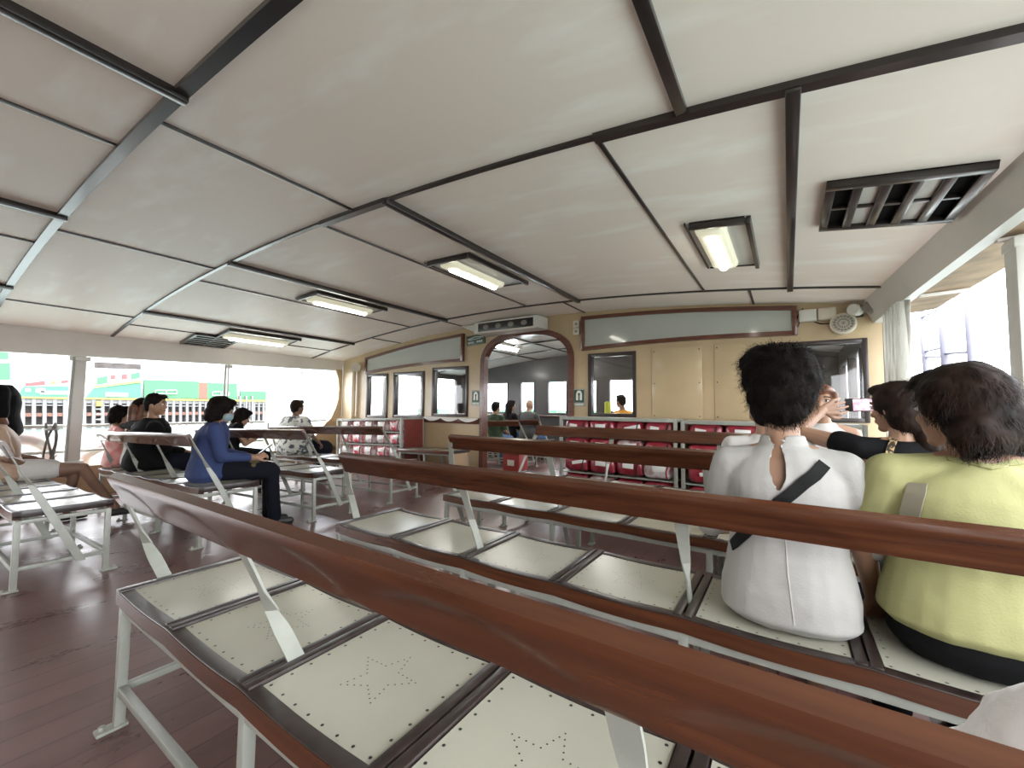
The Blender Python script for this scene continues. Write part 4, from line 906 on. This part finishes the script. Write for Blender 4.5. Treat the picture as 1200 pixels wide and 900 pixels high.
            E((0, -.016, .022), (.083, .098, .102)); E((0, -.05, -.03), (.078, .05, .07)); E((0, .055, .078), (.062, .046, .03)); h.cap(H(.07, .05, .05), .02*hs, H(.085, .02, -.09), .02*hs); h.cap(H(-.07, .05, .05), .02*hs, H(-.085, .02, -.09), .02*hs); h.cap(H(-.03, .085, .075), .018*hs, H(.045, .088, .045), .016*hs)
        P.hair = link('hair', remesh(h, .007 if ns else .011, M[hm], 4 if ns else 3, .022 if st == 'curly' else (.014 if ns else .01), .045), t)
        if ns: strands(P, ns, st, hm, hs)
    return P
def strands(P, n, st, hm, hs):
    me = P.hair.data; nv = len(me.vertices); co = np.empty(nv*3); me.vertices.foreach_get('co', co); co = co.reshape(-1, 3); no = np.empty(nv*3); me.vertices.foreach_get('normal', no); no = no.reshape(-1, 3)
    Hm = np.array(P.Hm); hc = np.array(P.hc); mb = MB(); crown = hc+Hm @ np.array((0, -.03, .10))
    for k in range(n):
        i = rng.integers(nv); p = co[i]-no[i]*.006; nn = no[i]; d = p-crown; d[2] -= .03; d -= nn*d.dot(nn); d /= (np.linalg.norm(d)+1e-6); b_ = np.cross(nn, d)
        if st == 'curly': L = rng.uniform(.025, .055); cr_ = rng.uniform(.004, .009); tw = rng.uniform(1.0, 2.2)*2*PI; out = rng.uniform(.2, .9); wd = .0011; m = 8
        else: L = rng.uniform(.03, .065); cr_ = rng.uniform(.002, .006); tw = rng.uniform(.5, 1.3)*2*PI; out = rng.uniform(-.05, .16); wd = .0012; m = 6
        ph = rng.uniform(0, 6); vs = []
        for j in range(m+1):
            u = j/m; q = p+d*L*u*(1-.25*out)+nn*(L*out*u*(.8-.3*u))+(nn*math.cos(ph+tw*u)+b_*math.sin(ph+tw*u))*cr_*u**.5
            if st != 'curly': q = q+np.array((0, 0, -.008*u*u))
            w_ = wd*(1-.6*u); vs += [q-b_*w_, q+b_*w_]
        mb.add(vs, [(2*j, 2*j+1, 2*j+3, 2*j+2) for j in range(m)])
    me2 = bpy.data.meshes.new('strands'); me2.from_pydata(mb.v, [], mb.f); me2.materials.append(M[hm]); me2.polygons.foreach_set('use_smooth', [True]*len(me2.polygons))
    o = link('hair_strand', me2, P.hair); o['kind'] = 'stuff'
def ribbon_on(P, pts, width, m, name, direc=(0, 1, 0), off=.004, th=.004, target=None, n=28, wdir=None):
    me = (target or P.shirt).data; bvh = BVHTree.FromPolygons([v.co for v in me.vertices], [tuple(p.vertices) for p in me.polygons]); dr = V(direc).normalized()
    pts = [V(p) for p in pts]; path = []
    for i in range(n+1):
        u = i/n*(len(pts)-1); k = min(int(u), len(pts)-2); path.append(pts[k].lerp(pts[k+1], u-k))
    C0 = []; last = None
    for p in path:
        r = bvh.ray_cast(p-dr*1.0, dr)
        if r[0] is None:
            r = bvh.find_nearest(p)
        C0.append((r[0], r[1] if r[1].dot(dr) < 0 else -r[1]))
    rings = []
    for i, (p, nn) in enumerate(C0):
        d = (C0[min(i+1, n)][0]-C0[max(i-1, 0)][0]).normalized(); x = d.cross(nn).normalized(); a = p+nn*off
        rings.append([a+x*width/2, a-x*width/2, a-x*width/2+nn*th, a+x*width/2+nn*th])
    return MB().loft(rings).build(name, M[m] if isinstance(m, str) else m, P.t, smooth=50)
zd = deck_z
Y0 = .05
# curly haired woman in the white blouse
WT = [(0.004, .155, .110), (.03, .186, .142), (.10, .185, .140), (.22, .158, .118), (.34, .160, .115), (.42, .162, .105), (.475, .138, .088), (.51, .098, .072), (.53, .062, .060), (.558, .057, .057)]
a = human('person with short curly dark hair in a white blouse with a black crossbody strap', (-.015, 1.66, 0), R(2), s=1.06, lean=.03, tor=WT, top=('blouse', .95), low=('blouse', .5), hair=('curly', 'hair', 5200), vox=.007, cvox=.0065, wr=.013, hs=.985,
          J=dict(head=(-.005, .05, 1.235), elR=(.235, .07, .72), elL=(-.235, .07, .72), shR=(.158, .015, .965), shL=(-.158, .015, .965), neck=(0, 0, 1.03)), head=(0, -.05, 0), face=True)
bm = bmesh.new(); bm.from_mesh(a.shirt.data)       # keyhole opening at the nape
def inkey(v):
    if v.y > .03: return False
    z = v.z; t_ = (z-.90)/(1.062-.90)
    if t_ < 0: return False
    wv = .0165*math.sin(min(1, t_/.86)*PI)**.8 if t_ < .86 else (.004 if t_ < .9 else .012+.05*(t_-.9))
    return abs(v.x+.018) < wv
bmesh.ops.delete(bm, geom=[f for f in bm.faces if inkey(f.calc_center_median())], context='FACES')
bmesh.ops.delete(bm, geom=[v for v in bm.verts if not v.link_faces], context='VERTS')
bs = [v for v in bm.verts if v.is_boundary]
for _ in range(14): bmesh.ops.smooth_vert(bm, verts=bs, factor=.5, use_axis_x=True, use_axis_y=True, use_axis_z=True)
bm.to_mesh(a.shirt.data); bm.free()
f_ = MB().loft([[(x*.066+(-.004), -.062+.0+y, z) for x, y in ((-.6, -.0), (.6, -.0), (.6, .03), (-.6, .03))] for z in (.9, 1.0, 1.07)])
ribbon_on(a, [(-.15, -.3, .78), (-.06, -.3, .885), (.01, -.3, .96), (.075, -.3, 1.03), (.10, -.3, 1.07)], .036, 'strap', 'bag_strap', direc=(0, 1, -.35))
ribbon_on(a, [(-.036, -.3, .911), (-.052, -.3, .894)], .042, 'black', 'strap_buckle', off=.008, n=4, direc=(0, 1, -.35))
MB().ell((-.004, -.060, 1.052), (.006, .004, .004)).build('button', M['blouse'], a.t, smooth=80)
ribbon_on(a, [(-.005, -.3, .80), (-.0, -.3, .66), (.012, -.3, .52)], .003, 'whitecl', 'back_seam', off=.0005, th=.0015)
# woman in pale yellow
YT = [(.085, .170, .125), (.11, .195, .142), (.17, .188, .136), (.26, .165, .118), (.37, .168, .118), (.46, .168, .105), (.51, .130, .085), (.535, .08, .066), (.555, .060, .056)]
a2 = human('person with dark wavy bob in a pale yellow top with greige shoulder panels', (.435, 1.68, 0), R(6), s=.965, lean=.02, bulk=1.14, tor=YT, top=('yellow', .75), low=('blacktee', 2), hair=('wavybob', 'hair_b', 4200), vox=.007, cvox=.007, wr=.010, hs=.95,
           J=dict(head=(-.03, .03, 1.165), elL=(-.245, .06, .74), wrL=(-.20, .16, .55), elR=(.25, .06, .74)), head=(R(26), -.05, 0))
ribbon_on(a2, [(-.145, -.3, .95), (-.158, -.3, .91), (-.168, -.3, .86), (-.165, -.3, .80)], .045, 'greige', 'shoulder_panel', off=.001, th=.003)
ribbon_on(a2, [(.145, -.3, .95), (.165, -.3, .90), (.17, -.3, .80)], .045, 'greige', 'shoulder_panel', off=.001, th=.003)
ribbon_on(a2, [(-.07, -.3, 1.02), (0, -.3, 1.005), (.07, -.3, 1.02)], .016, 'yellow', 'neckband', off=.002, th=.004)
# woman with the phone
a3 = human('person in black top with leopard print strap holding up a phone', (.445, 2.60, 0), R(12), s=.93, lean=.05, top=('blacktee', .22), low=('navy', 2), hair=('lob', 'hair_b', 1800), vox=.0042, cvox=.009, head=(R(38), -.10, 0), hs=.98, 
           J=dict(head=(-.005, .06, 1.175), shL=(-.175, .03, .975), elL=(-.37, .205, 1.035), wrL=(-.225, .335, 1.15)), hands=dict(L=dict(d=(.93, .22, .28), n=(-.1, 1, -.1), side=-1, curl=.24, spread=1.35)))
ribbon_on(a3, [(-.045, -.3, 1.02), (-.08, -.3, .96), (-.105, -.3, .88), (-.115, -.3, .80)], .026, 'leopard', 'bag_strap')
hw = a3.t.matrix_basis @ V((-.055, .395, 1.195))
ph = thing('phone', 'phone with a pink picture on its screen in the raised hand', 'phone', (.34, 2.99, 1.185), R(12)); ph.rotation_euler = (0, R(-2), R(10))
MB().box((0, 0, 0), (.15, .009, .075)).build('case', M['phone'], ph, .004); MB().box((.012, -.0052, 0), (.105, .002, .064)).build('screen', M['screen'], ph)
# woman facing the camera
a4 = human('person with auburn hair facing the camera, half hidden by the raised hand', (.20, 3.62, 0), PI+R(4), s=1.02, lean=.0, top=('whitecl', .0), low=('navy', 2), hair=('fringe', 'hair_o', 0), vox=.006, head=(R(-10), .06, R(-6)), J=dict(head=(.01, .05, 1.215)))
# hidden companion in white
a5 = human('person in a white shirt mostly hidden behind the curly haired woman', (-.10, 2.68, 0), R(5), s=.93, lean=.02, top=('whitecl', .9), low=('navy', 2), hair=('short', 'hair', 0), vox=.009, wr=.02)
# blue cardigan
xb = -4.43
a6 = human('person in a blue cardigan and pale blue face mask at the bench end', (xb, 1.67, zd(xb)), R(-20), s=.92, lean=.02, slump=.10, bulk=1.18, top=('blue', 1.75), low=('navy', 2), hair=('fullbob', 'hair', 900), head=(R(-14), -.22, 0), hs=.95, vox=.008, wr=.016,
           J=dict(head=(0, .085, 1.115), wrR=(.10, .36, .665), wrL=(-.02, .36, .66), elR=(.24, .10, .70), knR=(.10, .50, .525), anR=(.10, .55, .09), knL=(-.06, .50, .525), anL=(-.05, .52, .09)), hands=dict(R=dict(d=(-.35, .9, .25), n=(-.7, 0, -.6)), L=dict(d=(.4, .9, .2), n=(.7, 0, -.6))))
h = MB(); h.ell(a6.H(0, .062, -.055), (.060, .052, .050), a6.Hm); link('face_mask', remesh(h, .008, M['mask'], 3), a6.t)
bg_ = thing('handbag', 'olive handbag lying on the lap of the woman in blue', 'bag', a6.t.matrix_basis @ V((.05, .34, .585)), R(-20))
h = MB(); h.ell((0, 0, 0), (.10, .085, .055)); h.cap((-.07, .0, -.01), .045, (.07, .0, -.01), .045); link('bag_body', remesh(h, .01, M['olive'], 2, .012), bg_)
MB().tube([(.075*math.cos(q), -.02+.02*math.sin(q), .04+.05*math.sin(q)) for q in [PI*i/10 for i in range(11)]], .007, 6).build('handle', M['olive'], bg_)
pb = thing('phone', 'dark phone held by the woman in the blue cardigan', 'phone', a6.t.matrix_basis @ V((.045, .445, .735)), R(-20)); pb.rotation_euler = (R(-50), 0, R(-20)); MB().box((0, 0, 0), (.07, .008, .145)).build('case', M['phone'], pb, .003); MB().box((0, -.0045, 0), (.062, .002, .13)).build('screen', M['black'], pb)
# man in black with his arm along the back
xm = -6.03
a7 = human('person in a black sweatshirt, arm stretched along the bench back', (xm, 1.68, zd(xm)), R(-4), s=1.0, lean=.02, bulk=1.55, slump=.06, top=('blacktee', 1.85), low=('navy', 2), hair=('short', 'hair', 500), head=(R(-38), -.03, 0), vox=.009, hs=1.02,
           J=dict(head=(.04, .04, 1.215), shL=(-.23, .0, .95), elL=(-.49, -.07, .955), wrL=(-.73, -.10, .94), shR=(.23, .0, .95)), hands=dict(L=dict(d=(-1, 0, -.25), n=(0, .3, -1), side=1)))
ribbon_on(a7, [(-.165, -.4, .955), (-.14, -.4, .97), (-.12, -.4, .98)], .045, 'whitelab', 'round_print', n=6, off=.004, th=.003)
xl = -6.56
a8 = human('person with long brown hair beside the man in black', (xl, 1.72, zd(xl)), R(-6), s=.97, top=('whitecl', 1.2), low=('denim', 2), hair=('long', 'hair_o', 500), head=(R(-20), -.02, 0), vox=.010, J=dict(head=(.03, .04, 1.175)))
h = MB(); h.ell(a8.H(0, -.02, .03), (.092, .103, .103), a8.Hm); link('dark_crown_hair', remesh(h, .01, M['hair'], 3), a8.t)
xg = -6.86
a9 = human('small person with black bob in a pink dress at the bench end', (xg, 1.60, zd(xg)), R(-4), s=.86, bulk=.82, top=('pink', .5), low=('pink', .9), skirt=True, hair=('bob', 'hair', 500), head=(R(-8), -.05, 0), vox=.009, hs=.94, J=dict(head=(-.06, .03, 1.105), neck=(-.02, 0, .97)))
# woman in black looking at a phone
xd = -6.38
b1_ = human('person in a black sleeveless top looking down at a phone', (xd, 2.62, zd(xd)), R(-16), s=.88, lean=.12, slump=.12, top=('blacktee', .25), low=('blacktee', 2), hair=('bob', 'hair', 0), head=(R(-6), -.42, 0), vox=.009, J=dict(head=(0, .16, 1.06), wrR=(.08, .38, .80), elR=(.225, .18, .70), wrL=(.0, .36, .78), knR=(.12, .45, .52)))
pc = thing('phone', 'dark phone held up by the woman in black', 'phone', b1_.t.matrix_basis @ V((.055, .47, .90)), R(-16)); MB().box((0, 0, 0), (.075, .009, .15)).build('case', M['phone'], pc, .003); MB().box((0, -.005, 0), (.066, .002, .135)).build('screen', M['black'], pc)
xf = -6.50
b2_ = human('person in a black and white floral shirt by the left curtain', (xf, 3.62, zd(xf)), R(-4), s=1.0, bulk=1.8, top=('floral', .85), low=('navy', 2), hair=('short', 'hair_b', 400), head=(R(12), 0, 0), vox=.010, wr=.016, skin='skin_t', J=dict(head=(-.02, .03, 1.20), elR=(.43, .03, .80), wrR=(.36, .2, .66), elL=(-.43, .03, .80), wrL=(-.36, .2, .64)))
# two people cropped by the left edge: one sitting with crossed legs, one standing by the rail
xe = -6.30
b3_ = human('person in beige top and white shorts, bare legs crossed, cropped by the left edge', (xe, .66, zd(xe)), R(-2), s=.92, bulk=1.3, lean=-.12, top=('tanbag', .8), low=('whitecl', .55), skin='skin_t', hair=('short', 'hair', 0), vox=.009,
            J=dict(neck=(-.06, -.10, .97), head=(-.24, -.16, 1.10), wrR=(.12, .16, .62), knR=(.22, .52, .56), anR=(.50, .74, .16), knL=(.02, .50, .50), anL=(.0, .46, .09)))
xs_ = -7.28
b4_ = human('person standing in a black tee by the rail, cropped by the left edge', (xs_, .72, zd(xs_)), R(-6), s=1.0, bulk=1.35, seat=.87, top=('blacktee', .9), low=('navy', 2), skin='skin_t', hair=('short', 'hair', 0), vox=.009,
            J=dict(neck=(-.14, -.06, 1.41), head=(-.30, -.26, 1.52), elR=(.31, .02, 1.10), wrR=(.10, .08, .93), elL=(-.27, -.02, 1.12), wrL=(-.28, .03, .88), hpR=(.09, 0, .91), hpL=(-.09, 0, .91), knR=(.11, .03, .50), knL=(-.11, .03, .50), anR=(.12, 0, .085), anL=(-.12, 0, .085)))
# people in the forward cabin
human('person in a dark green shirt just inside the doorway, cut off by its left jamb', (-5.02, 6.95, zd(-5.02)), 0, s=.98, top=('greent', .8), low=('denim', 2), hair=('short', 'hair', 0), vox=.011)
human('person with long dark hair in the forward cabin', (-5.30, 7.92, zd(-5.3)), R(-18), s=1.06, top=('blacktee', 1.6), low=('denim', 2), hair=('long', 'hair', 0), head=(R(-30), 0, 0), vox=.011)
human('bald person in a charcoal tee in the forward cabin', (-4.80, 7.92, zd(-4.8)), R(-6), s=1.06, bulk=1.2, top=('greytee', .85), low=('denim', 2), hair=(None, None, 0), vox=.011)
human('person in an orange shirt raising a camera behind the square window', (-2.52, 7.62, 0), R(62), s=1.13, lean=.1, top=('orange', .7), low=('navy', 2), hair=('short', 'hair', 0), vox=.011, J=dict(elR=(.20, .24, .86), wrR=(.08, .36, 1.03), elL=(-.20, .24, .84), wrL=(-.06, .38, 1.02)))
human('person in a pale grey shirt added for a likely reflection in the window left of the doorway', (-6.05, 7.92, zd(-6.05)), 0, s=1.02, bulk=1.1, top=('greyshirt', .8), low=('navy', 2), hair=('short', 'hair', 0), vox=.011)  # figure added where the pane likely reflects a grey head
# white cloth bundle behind the nearest back
wb = thing('cloth_bundle', 'white cloth bundle poking up behind the nearest backrest, bottom right corner', 'cloth', (.295, .80, .545))
h = MB(); h.ell((0, 0, .13), (.12, .13, .14)); h.cap((-.015, -.02, .2), .085, (.04, -.03, .26), .075); h.cap((-.06, .02, .1), .09, (.08, .0, .1), .11); link('folded_cloth', remesh(h, .008, M['bundle'], 4, .03, .1), wb)
